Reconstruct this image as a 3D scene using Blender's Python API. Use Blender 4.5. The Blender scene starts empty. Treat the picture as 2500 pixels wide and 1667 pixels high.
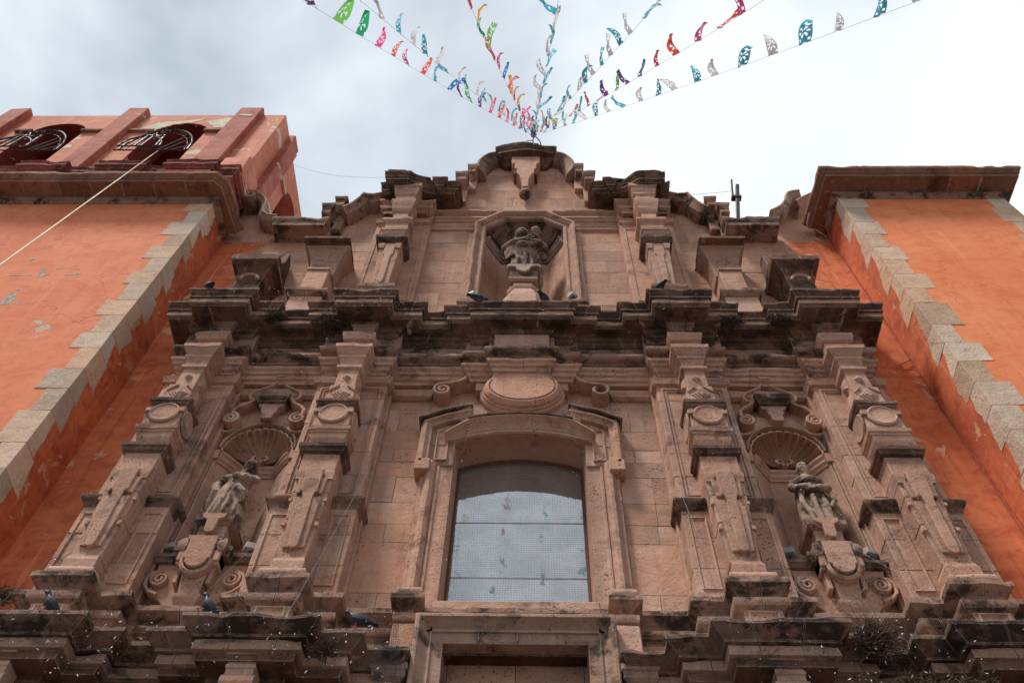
import bpy, bmesh, math, random
from mathutils import Vector, Matrix, noise
random.seed(11)
R = math.radians
scene = bpy.context.scene
COL = scene.collection

# ------------------------------------------------------------------ camera
CAM = Vector((0.155, -7.5, 1.6))
YAW, PITCH, ROLL = -0.04298, 1.00593, 0.03914
fw = Vector((math.sin(YAW)*math.cos(PITCH), math.cos(YAW)*math.cos(PITCH), math.sin(PITCH)))
rt = Vector((math.cos(YAW), -math.sin(YAW), 0)); up = rt.cross(fw)
rt2 = rt*math.cos(ROLL)+up*math.sin(ROLL); up2 = -rt*math.sin(ROLL)+up*math.cos(ROLL)
cd = bpy.data.cameras.new('camera'); cam = bpy.data.objects.new('camera', cd); COL.objects.link(cam)
m = Matrix((rt2, up2, -fw)).transposed().to_4x4(); m.translation = CAM
cam.matrix_world = m
cd.sensor_width = 36; cd.lens = 30.334; cd.clip_end = 3000; cd.clip_start = 0.05
scene.camera = cam

# ------------------------------------------------------------------ sky, sun, exposure
SUN_EL, SUN_AZ = R(63), R(228)          # azimuth measured clockwise from +y
w = bpy.data.worlds.new('World'); scene.world = w; w.use_nodes = True
nt = w.node_tree; N = nt.nodes; L = nt.links; N.clear()
wo = N.new('ShaderNodeOutputWorld')
sky = N.new('ShaderNodeTexSky'); sky.sky_type = 'NISHITA'; sky.sun_disc = False
sky.sun_elevation = SUN_EL; sky.sun_rotation = SUN_AZ
bg1 = N.new('ShaderNodeBackground'); bg1.inputs[1].default_value = 0.06; L.new(sky.outputs[0], bg1.inputs[0])
tc = N.new('ShaderNodeTexCoord')
mp = N.new('ShaderNodeMapping'); mp.inputs['Scale'].default_value = (1.0, 1.0, 1.7); mp.inputs['Location'].default_value = (0.35, 0.2, 0.1)
L.new(tc.outputs['Generated'], mp.inputs[0])
n1 = N.new('ShaderNodeTexNoise'); n1.inputs['Scale'].default_value = 2.6; n1.inputs['Detail'].default_value = 5; n1.inputs['Roughness'].default_value = 0.5
n1.inputs['Distortion'].default_value = 0.25
L.new(mp.outputs[0], n1.inputs['Vector'])
dot = N.new('ShaderNodeVectorMath'); dot.operation = 'DOT_PRODUCT'; L.new(tc.outputs['Generated'], dot.inputs[0])
dot.inputs[1].default_value = Vector((0.62, 0.36, 0.70)).normalized()
mr = N.new('ShaderNodeMapRange'); mr.inputs['From Min'].default_value = 0.76; mr.inputs['From Max'].default_value = 0.98
mr.inputs['To Min'].default_value = -0.20; mr.inputs['To Max'].default_value = 0.33; L.new(dot.outputs['Value'], mr.inputs[0])
ad = N.new('ShaderNodeMath'); ad.operation = 'ADD'; L.new(n1.outputs[0], ad.inputs[0]); L.new(mr.outputs[0], ad.inputs[1])
cr = N.new('ShaderNodeValToRGB'); e = cr.color_ramp.elements
e[0].position = 0.24; e[0].color = (0.47, 0.53, 0.61, 1)
e[1].position = 0.74; e[1].color = (1.0, 1.0, 1.0, 1)
q = e.new(0.40); q.color = (0.66, 0.735, 0.81, 1)
q = e.new(0.53); q.color = (0.88, 0.94, 0.975, 1)
L.new(ad.outputs[0], cr.inputs[0])
bg2 = N.new('ShaderNodeBackground'); bg2.inputs[1].default_value = 0.83; L.new(cr.outputs[0], bg2.inputs[0])
mx = N.new('ShaderNodeMixShader'); mx.inputs[0].default_value = 0.93
L.new(bg1.outputs[0], mx.inputs[1]); L.new(bg2.outputs[0], mx.inputs[2]); L.new(mx.outputs[0], wo.inputs[0])

sd = bpy.data.lights.new('sun', 'SUN'); sd.energy = 3.3; sd.angle = R(11); sd.color = (1.0, 0.96, 0.90)
so = bpy.data.objects.new('sun', sd); COL.objects.link(so)
sdir = Vector((math.sin(SUN_AZ)*math.cos(SUN_EL), math.cos(SUN_AZ)*math.cos(SUN_EL), math.sin(SUN_EL)))
so.rotation_euler = sdir.to_track_quat('Z', 'Y').to_euler()
scene.view_settings.view_transform = 'Standard'; scene.view_settings.look = 'None'
scene.view_settings.exposure = 0.45; scene.view_settings.gamma = 1.0; scene.view_settings.use_curve_mapping = False

# ------------------------------------------------------------------ materials
class NG:
    def __init__(s, name):
        s.m = bpy.data.materials.new(name); s.m.use_nodes = True
        s.t = s.m.node_tree; s.N = s.t.nodes; s.L = s.t.links
        s.b = s.N['Principled BSDF']
    def n(s, typ, **k):
        o = s.N.new('ShaderNode'+typ)
        for a, v in k.items():
            if a in ('operation', 'blend_type', 'data_type', 'feature', 'distance', 'noise_dimensions'): setattr(o, a, v)
            else: o.inputs[a].default_value = v
        return o
    def l(s, a, b): s.L.new(a, b)
    def pos(s, sc=(1, 1, 1), rnd=0):
        g = s.n('NewGeometry'); mp = s.n('Mapping'); mp.inputs['Scale'].default_value = sc
        s.l(g.outputs['Position'], mp.inputs[0])
        if rnd:
            oi = s.n('ObjectInfo'); mm = s.n('Math', operation='MULTIPLY'); mm.inputs[1].default_value = rnd
            s.l(oi.outputs['Random'], mm.inputs[0]); c = s.n('CombineXYZ'); s.l(mm.outputs[0], c.inputs[0]); s.l(mm.outputs[0], c.inputs[1])
            s.l(c.outputs[0], mp.inputs['Location'])
        return mp.outputs[0]
    def noise(s, v, scale, detail=5, rough=.6, dist=0):
        o = s.n('TexNoise'); o.inputs['Scale'].default_value = scale; o.inputs['Detail'].default_value = detail
        o.inputs['Roughness'].default_value = rough; o.inputs['Distortion'].default_value = dist; s.l(v, o.inputs['Vector']); return o.outputs[0]
    def ramp(s, f, a, b, ca=0.0, cb=1.0):
        o = s.n('MapRange'); o.interpolation_type = 'SMOOTHSTEP'
        o.inputs['From Min'].default_value = a; o.inputs['From Max'].default_value = b
        o.inputs['To Min'].default_value = ca; o.inputs['To Max'].default_value = cb; s.l(f, o.inputs[0]); return o.outputs[0]
    def math(s, op, a, b):
        o = s.n('Math', operation=op)
        for i, x in enumerate((a, b)):
            if isinstance(x, (int, float)): o.inputs[i].default_value = x
            else: s.l(x, o.inputs[i])
        return o.outputs[0]
    def mix(s, f, a, b, mode='MIX'):
        o = s.n('Mix', data_type='RGBA'); o.blend_type = mode
        for i, x in ((0, f), (6, a), (7, b)):
            if isinstance(x, (int, float)): o.inputs[i].default_value = x
            elif isinstance(x, tuple): o.inputs[i].default_value = (*x, 1)
            else: s.l(x, o.inputs[i])
        return o.outputs[2]
    def out(s, col, rough=.9, bump=None, bd=.01, bs=.6, spec=.2):
        if isinstance(col, tuple): s.b.inputs['Base Color'].default_value = (*col, 1)
        else: s.l(col, s.b.inputs['Base Color'])
        s.b.inputs['Roughness'].default_value = rough
        s.b.inputs['Specular IOR Level'].default_value = spec
        if bump is not None:
            bp = s.n('Bump'); bp.inputs['Strength'].default_value = bs; bp.inputs['Distance'].default_value = bd
            s.l(bump, bp.inputs['Height']); s.l(bp.outputs[0], s.b.inputs['Normal'])
        return s.m

def stone(name, a, b, stain=.35, stainc=(.035, .022, .017), var=.22, pit=.5, top=.5, streak=.38, lo=.46, hi=.66, redv=.5, edge=.85):
    g = NG(name); P = g.pos(rnd=37.0); PW = g.pos()
    big = g.noise(P, .9, 4); med = g.noise(PW, 5, 6, .65); fine = g.noise(PW, 45, 4, .7)
    c = g.mix(g.ramp(big, .35, .65), a, b)
    c = g.mix(g.ramp(med, .3, .75, 0, .55), c, tuple(x*.72 for x in a))
    oi = g.n('ObjectInfo')
    v = g.ramp(oi.outputs['Random'], 0, 1, 1-var, 1+var*.7)
    vv = g.n('CombineColor'); 
    wn = g.n('TexWhiteNoise', noise_dimensions='1D'); g.l(oi.outputs['Random'], wn.inputs['W'])
    h = g.ramp(wn.outputs['Value'], 0, 1, 1-var*redv, 1+var*redv)
    g.l(v, vv.inputs[0]); g.l(g.math('MULTIPLY', v, h), vv.inputs[1]); g.l(g.math('MULTIPLY', v, g.math('MULTIPLY', h, h)), vv.inputs[2])
    c = g.mix(1.0, c, vv.outputs[0], 'MULTIPLY')
    c = g.mix(g.ramp(fine, .35, .7, 0, .35), c, tuple(min(1, x*1.35) for x in b))
    # vertical run-off streaks
    st = g.noise(g.pos((7, 7, .7)), 1.0, 5, .7)
    c = g.mix(g.ramp(st, .52, .72, 0, streak), c, tuple(x*.45 for x in a))
    st2 = g.noise(g.pos((6, 6, .5)), 1.3, 4, .6)
    c = g.mix(g.ramp(st2, .60, .74, 0, streak*.9), c, (.62, .50, .43))
    # soot and lichen patches
    so_ = g.noise(g.pos((1.6, 1.6, 2.4)), 1.25, 7, .72, .4)
    c = g.mix(g.ramp(so_, lo, hi, 0, stain), c, stainc)
    # pores
    vo = g.n('TexVoronoi'); vo.inputs['Scale'].default_value = 21; vo.inputs['Randomness'].default_value = 1; g.l(g.mix(.05, PW, PW), vo.inputs['Vector'])
    pm = g.noise(PW, 2.2, 3)
    thr = g.ramp(pm, .40, .66, .04, .25)
    pt = g.math('LESS_THAN', vo.outputs['Distance'], thr)
    c = g.mix(g.math('MULTIPLY', pt, pit), c, (.05, .032, .026))
    # droppings and dust on upward faces
    ge = g.n('NewGeometry'); sp = g.n('SeparateXYZ'); g.l(ge.outputs['Normal'], sp.inputs[0])
    tp = g.math('MULTIPLY', g.ramp(sp.outputs[2], .25, .8), g.ramp(g.noise(PW, 9, 4, .7), .35, .6, 0, top))
    c = g.mix(tp, c, (.46, .42, .38))
    # rubbed, dusty arrises
    be = g.n('Bevel'); be.samples = 3; be.inputs[0].default_value = .022
    dn = g.n('VectorMath', operation='DOT_PRODUCT'); g.l(be.outputs[0], dn.inputs[0]); g.l(ge.outputs['Normal'], dn.inputs[1])
    ek = g.math('MULTIPLY', g.ramp(dn.outputs['Value'], .97, .72), g.ramp(g.noise(PW, 13, 4, .7), .34, .56, 0, edge))
    c = g.mix(ek, c, (.52, .42, .35))
    bh = g.math('ADD', g.math('MULTIPLY', med, 1.0), g.math('MULTIPLY', fine, .35))
    bh = g.math('SUBTRACT', bh, g.math('MULTIPLY', pt, .25))
    return g.out(c, .93, bh, .030, .85, .15)

def stucco(name, a, b, c3, blot=.6, flake=None, fl=(.62, .70), flc=(.62, .50, .34), streak=.25):
    g = NG(name); PW = g.pos()
    n1 = g.noise(PW, .55, 5, .6, .3); n2 = g.noise(g.pos((1.5, 1.5, 2.2)), 1.9, 8, .72, .6); n3 = g.noise(PW, 18, 5, .7)
    c = g.mix(g.ramp(n1, .32, .68), a, b)
    c = g.mix(g.ramp(n2, .42, .68, 0, blot), c, c3)
    st = g.noise(g.pos((9, 9, .5)), 1, 4, .6)
    c = g.mix(g.ramp(st, .5, .75, 0, streak), c, tuple(x*.62 for x in a))
    st = g.noise(g.pos((6, 6, .35)), 1.2, 4, .6)
    c = g.mix(g.ramp(st, .56, .75, 0, streak), c, tuple(min(1, x*1.25+.06) for x in b))
    # fine pale scratches
    sc = g.noise(g.pos((7, 7, 26)), 1.4, 5, .8, 1.2)
    c = g.mix(g.ramp(sc, .62, .72, 0, .55*blot), c, (.66, .42, .28))
    vc = g.n('TexVoronoi', feature='DISTANCE_TO_EDGE'); vc.inputs['Scale'].default_value = .55
    wv = g.n('VectorMath', operation='ADD'); g.l(PW, wv.inputs[0])
    nn_ = g.n('TexNoise'); nn_.inputs['Scale'].default_value = 2.2; nn_.inputs['Detail'].default_value = 6; g.l(PW, nn_.inputs['Vector']); g.l(nn_.outputs['Color'], wv.inputs[1])
    g.l(wv.outputs[0], vc.inputs['Vector'])
    ck = g.math('MULTIPLY', g.ramp(vc.outputs['Distance'], .006, .0015), g.ramp(g.noise(PW, .5, 2), .50, .60, 0, .55))
    c = g.mix(ck, c, tuple(x*.35 for x in a))
    bh = g.math('ADD', n2, g.math('MULTIPLY', n3, .4))
    if flake:
        f = g.math('ADD', g.noise(PW, flake, 6, .62, .6), g.math('MULTIPLY', g.noise(PW, flake*5, 4), .08))
        k = g.ramp(f, fl[0], fl[0]+.012); c = g.mix(k, c, flc)
        bh = g.math('SUBTRACT', bh, g.math('MULTIPLY', k, .6))
    return g.out(c, .88, bh, .012, .55, .2)

M = {}
M['stone'] = stone('cantera_stone', (.457, .249, .168), (.557, .328, .234), stain=.34, lo=.54, hi=.74, var=.20, redv=.4, pit=.75)
M['carved'] = stone('carved_cantera', (.427, .239, .165), (.527, .314, .227), stain=.60, var=.15, lo=.51, hi=.69, redv=.3, pit=.75)
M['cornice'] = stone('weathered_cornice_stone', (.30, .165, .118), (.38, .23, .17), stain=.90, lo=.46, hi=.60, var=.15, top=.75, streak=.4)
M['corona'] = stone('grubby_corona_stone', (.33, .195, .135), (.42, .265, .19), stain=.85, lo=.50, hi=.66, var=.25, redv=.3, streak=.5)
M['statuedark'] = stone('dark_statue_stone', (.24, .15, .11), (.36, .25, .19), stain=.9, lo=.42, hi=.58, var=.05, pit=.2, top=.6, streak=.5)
M['grime_shade'] = stone('grimy_shaded_stone', (.17, .095, .068), (.25, .155, .115), stain=.96, lo=.44, hi=.58, var=.15, top=.8, streak=.5)  # grime on caps and cornices; its dark tone also paints the niche vault's shade
M['portal'] = stone('dark_portal_stone', (.075, .028, .018), (.12, .045, .028), stain=.9, lo=.46, hi=.62, var=.1, pit=.1)  # very dark red-brown for the portal recess
M['towercornice'] = stone('brown_cornice_stone', (.25, .115, .07), (.32, .165, .11), stain=.7, lo=.50, hi=.68, var=.22, streak=.35)
M['soot_shade'] = stone('sooty_shaded_stone', (.15, .072, .048), (.22, .118, .082), stain=.90, lo=.42, hi=.62, var=.2, top=.8, streak=.4)  # soot on exposed stone; on the soffits the colour also carries shade
M['quoin'] = stone('quoin_stone', (.54, .365, .250), (.64, .455, .330), stain=.22, lo=.54, hi=.74, var=.24, pit=.45, streak=.15)
M['statue'] = stone('statue_stone', (.33, .225, .165), (.45, .33, .25), stain=.9, lo=.46, hi=.60, var=.05, pit=.2, top=.6, streak=.5)
M['redband'] = stone('dark_red_painted_stone', (.20, .040, .032), (.27, .065, .05), stain=.8, lo=.46, hi=.62, var=.15, pit=.2)
M['orangeL'] = stucco('salmon_orange_stucco', (.70, .205, .098), (.77, .255, .130), (.60, .160, .072), .75, flake=.75, fl=(.725, .74), flc=(.50, .42, .34), streak=.22)
M['orangeR'] = stucco('bright_orange_stucco', (.76, .220, .088), (.82, .285, .13), (.66, .165, .058), .75, streak=.28)
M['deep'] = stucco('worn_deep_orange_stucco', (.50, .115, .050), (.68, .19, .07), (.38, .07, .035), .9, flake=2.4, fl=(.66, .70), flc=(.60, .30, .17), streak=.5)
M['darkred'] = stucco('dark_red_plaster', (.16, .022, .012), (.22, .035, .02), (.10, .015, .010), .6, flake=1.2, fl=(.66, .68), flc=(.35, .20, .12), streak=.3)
M['recess'] = stucco('streaky_orange_stucco', (.60, .160, .062), (.72, .225, .10), (.46, .10, .045), .9, flake=1.9, fl=(.66, .72), flc=(.66, .36, .22), streak=.7)
M['belfry'] = stucco('faded_salmon_stucco', (.58, .20, .12), (.66, .27, .17), (.42, .09, .06), .6, flake=.8, fl=(.66, .67), flc=(.62, .55, .38), streak=.4)
M['redpaint'] = stucco('faded_red_paint', (.33, .075, .052), (.42, .125, .085), (.50, .20, .135), .8, flake=1.3, fl=(.70, .71), flc=(.60, .50, .38), streak=.5)

def plain(name, col, rough=.6, metal=0, spec=.4, var=.25, sc=12):
    g = NG(name); n = g.noise(g.pos(), sc, 5)
    c = g.mix(g.ramp(n, .3, .7), tuple(x*(1-var) for x in col), tuple(min(1, x*(1+var)) for x in col))
    g.b.inputs['Metallic'].default_value = metal
    return g.out(c, rough, n, .003, .3, spec)
M['wood'] = plain('reddish_brown_wood', (.13, .042, .020), .6)
M['iron'] = plain('dark_wrought_iron', (.025, .020, .020), .55, .3)
M['rust'] = plain('rusty_dark_timber', (.045, .022, .016), .8)
M['greyiron'] = plain('worn_pale_iron', (.16, .15, .145), .5, .2)
M['white_metal'] = plain('grey_white_metal', (.50, .50, .50), .4, .1)
M['lamp'] = plain('pale_lamp_housing', (.36, .31, .28), .6)
M['rope'] = plain('pale_rope', (.78, .66, .48), .8)
M['wire'] = plain('thin_grey_wire', (.35, .34, .34), .6)
M['net'] = plain('black_net_twine', (.055, .050, .048), .8)
M['feather'] = plain('white_feather', (.78, .77, .74), .8, var=.1)
M['twig'] = plain('dark_dry_twig', (.075, .045, .030), .9, var=.5, sc=30)
M['twigpale'] = plain('pale_dry_twig', (.36, .29, .22), .9, var=.3, sc=30)
M['pigeon'] = plain('slate_pigeon_plumage', (.024, .026, .032), .55, var=.4, sc=18)
M['pigeonneck'] = plain('iridescent_neck', (.030, .020, .034), .4, var=.4, sc=40)
M['pigeonwing'] = plain('mottled_wing', (.022, .023, .028), .6, var=.6, sc=30)
M['pigeonpale'] = plain('pale_belly', (.09, .095, .105), .7, var=.2, sc=20)
M['foot'] = plain('pink_foot', (.45, .10, .09), .6)
M['pipe'] = plain('orange_painted_pipe', (.45, .10, .05), .5)
# glass that mirrors the sky, slightly wavy
g = NG('old_window_glass'); n = g.noise(g.pos(), 2.2, 3, .5, .6); n2 = g.noise(g.pos((1, 1, .4)), 14, 3)
g.b.inputs['Metallic'].default_value = .74
c = g.mix(g.ramp(g.noise(g.pos(), 3, 4), .35, .65), (.52, .525, .52), (.61, .61, .60))
M['glass'] = g.out(c, .035, g.math('ADD', n, g.math('MULTIPLY', n2, .03)), .03, .10, .5)
# paving
g = NG('grey_paving'); bt = g.n('TexBrick'); bt.inputs['Scale'].default_value = 1.4
bt.inputs['Color1'].default_value = (.12, .105, .095, 1); bt.inputs['Color2'].default_value = (.15, .135, .12, 1); bt.inputs['Mortar'].default_value = (.06, .055, .05, 1)
g.l(g.pos(), bt.inputs['Vector']); n = g.noise(g.pos(), 3, 5)
M['paving'] = g.out(g.mix(g.ramp(n, .3, .7, 0, .4), bt.outputs[0], (.08, .07, .06)), .9, n)

# ------------------------------------------------------------------ mesh helpers
def nz(x, y, z, s=1.0): return noise.noise(Vector((x*s, y*s, z*s)))
class MB:
    def __init__(s): s.v = []; s.f = []
    def quad(s, *p):
        b = len(s.v); s.v += [tuple(q) for q in p]; s.f.append(tuple(range(b, b+len(p))))
    def box(s, x0, x1, y0, y1, z0, z1):
        return s.frus(x0, x1, y0, y1, z0, x0, x1, y0, y1, z1)
    def frus(s, ax0, ax1, ay0, ay1, az, bx0, bx1, by0, by1, bz):
        b = len(s.v)
        s.v += [(ax0, ay0, az), (ax1, ay0, az), (ax1, ay1, az), (ax0, ay1, az), (bx0, by0, bz), (bx1, by0, bz), (bx1, by1, bz), (bx0, by1, bz)]
        s.f += [tuple(b+i for i in q) for q in ((0, 3, 2, 1), (4, 5, 6, 7), (0, 1, 5, 4), (1, 2, 6, 5), (2, 3, 7, 6), (3, 0, 4, 7))]
        return s
    def loft(s, rings, closed=True, cap=True, loop=False):
        b = len(s.v); n = len(rings[0])
        for r in rings: s.v += [tuple(p) for p in r]
        m_ = len(rings)
        for i in range(m_ if loop else m_-1):
            i2 = (i+1) % m_
            for j in range(n if closed else n-1):
                j2 = (j+1) % n
                s.f.append((b+i*n+j, b+i*n+j2, b+i2*n+j2, b+i2*n+j))
        if cap and closed and not loop:
            s.f.append(tuple(b+j for j in range(n))[::-1]); s.f.append(tuple(b+(m_-1)*n+j for j in range(n)))
        return s
    def prism(s, pts, y0, y1):
        "outline in x,z extruded from y0 to y1"
        return s.loft([[(x, y0, z) for x, z in pts], [(x, y1, z) for x, z in pts]])
    def tube(s, pts, r, n=6):
        pts = [Vector(p) for p in pts]; rings = []
        for i, p in enumerate(pts):
            d = (pts[min(i+1, len(pts)-1)]-pts[max(i-1, 0)]).normalized()
            a = d.cross(Vector((0, 0, 1)) if abs(d.z) < .9 else Vector((0, 1, 0))).normalized(); c = d.cross(a)
            rr = r[i] if isinstance(r, (list, tuple)) else r
            rings.append([p+(a*math.cos(t)+c*math.sin(t))*rr for t in [2*math.pi*k/n for k in range(n)]])
        return s.loft(rings)
    def sphere(s, c, r, n=12, m_=8, sc=(1, 1, 1)):
        c = Vector(c); rings = []
        for i in range(m_+1):
            t = math.pi*(i+.02)/(m_+.04)
            rings.append([c+Vector((r*sc[0]*math.sin(t)*math.cos(2*math.pi*k/n), r*sc[1]*math.sin(t)*math.sin(2*math.pi*k/n), r*sc[2]*math.cos(t))) for k in range(n)])
        return s.loft(rings)
    def disc_y(s, cx, cz, rx, rz, prof, n=40):
        "surface of revolution about the y axis: prof = [(radius factor add, y)]"
        rings = []
        for o, y in prof:
            rings.append([(cx+(rx+o)*math.cos(2*math.pi*k/n), y, cz+(rz+o)*math.sin(2*math.pi*k/n)) for k in range(n)])
        return s.loft(rings)
    def join(s, o):
        b = len(s.v); s.v += o.v; s.f += [tuple(b+i for i in q) for q in o.f]; return s

def build(name, mb, mat, parent=None, bevel=0, jit=0, smooth=0, label=None, kind=None):
    me = bpy.data.meshes.new(name)
    if bevel or smooth or jit or True:
        bm = bmesh.new(); vs = [bm.verts.new(v) for v in mb.v]
        for f in mb.f:
            try: bm.faces.new([vs[i] for i in f])
            except ValueError: pass
        bmesh.ops.remove_doubles(bm, verts=bm.verts, dist=1e-5)
        bmesh.ops.recalc_face_normals(bm, faces=bm.faces)
        if bevel:
            ed = [e_ for e_ in bm.edges if len(e_.link_faces) == 2 and e_.calc_face_angle(0) > .5]
            bmesh.ops.bevel(bm, geom=ed, offset=bevel, segments=1, affect='EDGES', clamp_overlap=True)
        if jit:
            for v in bm.verts:
                v.co += Vector((nz(*v.co, 9), nz(v.co.y+9, v.co.z, v.co.x, 9), nz(v.co.z, v.co.x+5, v.co.y, 9)))*jit*2
        bm.to_mesh(me); bm.free()
    if smooth:
        me.polygons.foreach_set('use_smooth', [True]*len(me.polygons)); me.set_sharp_from_angle(angle=R(smooth))
    me.materials.append(mat if not isinstance(mat, str) else M[mat])
    o = bpy.data.objects.new(name, me); COL.objects.link(o)
    if parent is not None: o.parent = parent
    if label: o['label'] = label
    if kind: o['kind'] = kind
    return o

def thing(name, label, cat, loc=(0, 0, 0), group=None):
    o = bpy.data.objects.new(name, None); COL.objects.link(o); o.location = loc
    o.empty_display_size = .2; o['label'] = label; o['category'] = cat
    if group: o['group'] = group
    return o
def tag(o, label, cat, group=None):
    o['label'] = label; o['category'] = cat
    if group: o['group'] = group
    return o
def anchor(name, parent):
    o = bpy.data.objects.new(name, None); COL.objects.link(o); o.parent = parent; return o

# moulding swept along a plan line (seen from above), profile = [(outward, z)] from bottom to top
def sweep(plan, prof, yb, step=.08, ero=0.0, cuts=None, gap=.004, seed=0.0):
    P = [Vector(p) for p in plan]; nrm = []
    for i in range(len(P)-1):
        d = (P[i+1]-P[i]).normalized(); nrm.append(Vector((d.y, -d.x)))
    mit = [nrm[0]]
    for i in range(1, len(P)-1):
        a, b = nrm[i-1], nrm[i]; mit.append((a+b)/max(.3, 1+a.dot(b)))
    mit.append(nrm[-1])
    st = []
    for i in range(len(P)-1):
        ln = (P[i+1]-P[i]).length; k = max(1, int(round(ln/step)))
        for j in range(k): st.append((P[i].lerp(P[i+1], j/k), mit[i].lerp(mit[i+1], j/k), nrm[i]))
    st.append((P[-1], mit[-1], nrm[-1]))
    zt = max(z for o, z in prof); zb_ = min(z for o, z in prof)
    def ring(s_, dx=0):
        p, m_, n_ = s_; r = []
        for o, z in prof:
            x, y = p.x+m_.x*o, p.y+m_.y*o
            if ero:
                a = nz(x, y, z+seed, 2.3); b = nz(x+seed, y*1.3, z, 8); c = nz(x, y+7+seed, z*.3, 3.1)
                k = max(0., (z-zb_)/(zt-zb_)); k = k*k
                chip = max(0., c-.18)*k*2.2
                dd = ero*(.35*a+.5*b) - ero*2.2*chip
                x += n_.x*dd; y += n_.y*dd; z += ero*(.5*b)*k - ero*2.6*chip*(1 if z > (zt+zb_)/2 else 0)
            r.append((x+dx, y, z))
        return [(p.x+m_.x*prof[0][0]+dx, yb, prof[0][1])]+r+[(p.x+m_.x*prof[-1][0]+dx, yb, prof[-1][1])]
    groups = []; cur = [0]
    cs = sorted(cuts or [])
    ci = 0
    for i in range(1, len(st)):
        cur.append(i)
        if ci < len(cs) and st[i][0].x >= cs[ci]-1e-6 and i < len(st)-1 and abs(st[i][2].y) > .9 and abs(st[i-1][2].y) > .9:
            groups.append(cur); cur = [i]
            while ci < len(cs) and st[i][0].x >= cs[ci]-1e-6: ci += 1
    groups.append(cur)
    out = []
    for gi, gr in enumerate(groups):
        if len(gr) < 2: continue
        mb = MB(); rings = []
        for k, i in enumerate(gr):
            dx = gap if (k == 0 and gi > 0) else (-gap if (k == len(gr)-1 and gi < len(groups)-1) else 0)
            rings.append(ring(st[i], dx))
        mb.loft(rings); out.append(mb)
    return out

# moulding swept along a line drawn on the wall (x,z); profile = closed loop of (offset to the left of travel, y)
def psweep(path, prof, step=None, closed_path=False, ero=0.0, taper=None):
    P = [Vector(p) for p in path]
    if step:
        Q = []
        for i in range(len(P)-1):
            k = max(1, int((P[i+1]-P[i]).length/step))
            for j in range(k): Q.append(P[i].lerp(P[i+1], j/k))
        Q.append(P[-1]); P = Q
    n = len(P); rings = []
    for i in range(n):
        if closed_path: a, b = P[(i-1) % n], P[(i+1) % n]; d1 = (P[i]-a).normalized(); d2 = (b-P[i]).normalized()
        else:
            d1 = (P[i]-P[i-1]).normalized() if i > 0 else None
            d2 = (P[i+1]-P[i]).normalized() if i < n-1 else None
            d1 = d1 or d2; d2 = d2 or d1
        n1_, n2_ = Vector((-d1.y, d1.x)), Vector((-d2.y, d2.x))
        mm = (n1_+n2_)/max(.35, 1+n1_.dot(n2_)); tp = taper[i] if taper else 1.0
        r = []
        for o, y in prof:
            x, z = P[i].x+mm.x*o*tp, P[i].y+mm.y*o*tp
            if ero:
                b = nz(x, y*2, z, 7)*ero; c = max(0, nz(x+3, y, z, 2.6)-.2)*ero*4
                x += mm.x*(b-c)*(1 if o > 0 else .2); z += mm.y*(b-c)*(1 if o > 0 else .2)
            r.append((x, y, z))
        rings.append(r)
    return MB().loft(rings, loop=closed_path)

def arc(cx, cz, r, a0, a1, n=16, rz=None):
    rz = rz or r
    return [(cx+r*math.cos(R(a0+(a1-a0)*i/n)), cz+rz*math.sin(R(a0+(a1-a0)*i/n))) for i in range(n+1)]
def spiral(cx, cz, r0, r1, a0, turns, n=40):
    return [(cx+(r0+(r1-r0)*i/n)*math.cos(R(a0+360*turns*i/n)), cz+(r0+(r1-r0)*i/n)*math.sin(R(a0+360*turns*i/n))) for i in range(n+1)]
def ribbon(path, wd, yf, yb=.02, round_=True):
    h = wd/2
    pr = [(-h, yb), (-h, yf+.012), (-h*.5, yf), (h*.5, yf), (h, yf+.012), (h, yb)]
    return psweep(path, pr)
def mirror(mb, s):
    if s > 0: return mb
    o = MB(); o.v = [(-x, y, z) for x, y, z in mb.v]; o.f = [q[::-1] for q in mb.f]; return o
def plan_from(levels, y_end=.02):
    "levels for x>0 -> full symmetric stepped plan"
    seg = [(-b, -a, y) for a, b, y in reversed(levels)] + list(levels)
    if levels[0][0] == 0: 
        k = len(levels)-1; seg = seg[:k]+[(-levels[0][1], levels[0][1], levels[0][2])]+list(levels[1:])
    pts = [(seg[0][0], y_end)]
    for a, b, y in seg: pts += [(a, y), (b, y)]
    pts.append((seg[-1][1], y_end)); return pts
def half_plan(levels, y0, y_end=.02):
    pts = [(levels[0][0], y0)]
    for a, b, y in levels: pts += [(a, y), (b, y)]
    pts.append((levels[-1][1], y_end)); return pts
def ress(cx, hw, yf, prof, yb=-.27, step=.07, ero=.0, seed=0):
    return sweep([(cx-hw, yb), (cx-hw, yf), (cx+hw, yf), (cx+hw, yb)], prof, yb+.01, step, ero, seed=seed)[0]
def frame(mb, x0, x1, z0, z1, yf, wd=.03, pr=.014):
    "raised border of a sunk panel, bevelled inwards"
    psw = [(x0, z0), (x0, z1), (x1, z1), (x1, z0)]
    pr_ = [(0, yf+.02), (0, yf-pr), (-wd*.4, yf-pr), (-wd, yf+.02)]
    mb.join(psweep(psw, pr_, closed_path=True)); return mb

# ------------------------------------------------------------------ ground
o = build('plaza_ground', MB().box(-400, 400, -400, 400, -.4, 0), 'paving', kind='structure')

# ================================================================== CHURCH FACADE
F = thing('church_facade', 'carved pink stone church front with niches, pillars and a big arched window', 'church facade')
PI_, PO = 2.445, 4.685          # centres of inner and outer pillars
NB = 3.58                       # centre of the niche bays

# --- backing masonry, everything behind the carved work
mb = MB()
mb.box(-5.10, 5.10, .50, 1.2, 0, 17.0)
build('core_wall', mb, 'stone', F)
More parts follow.
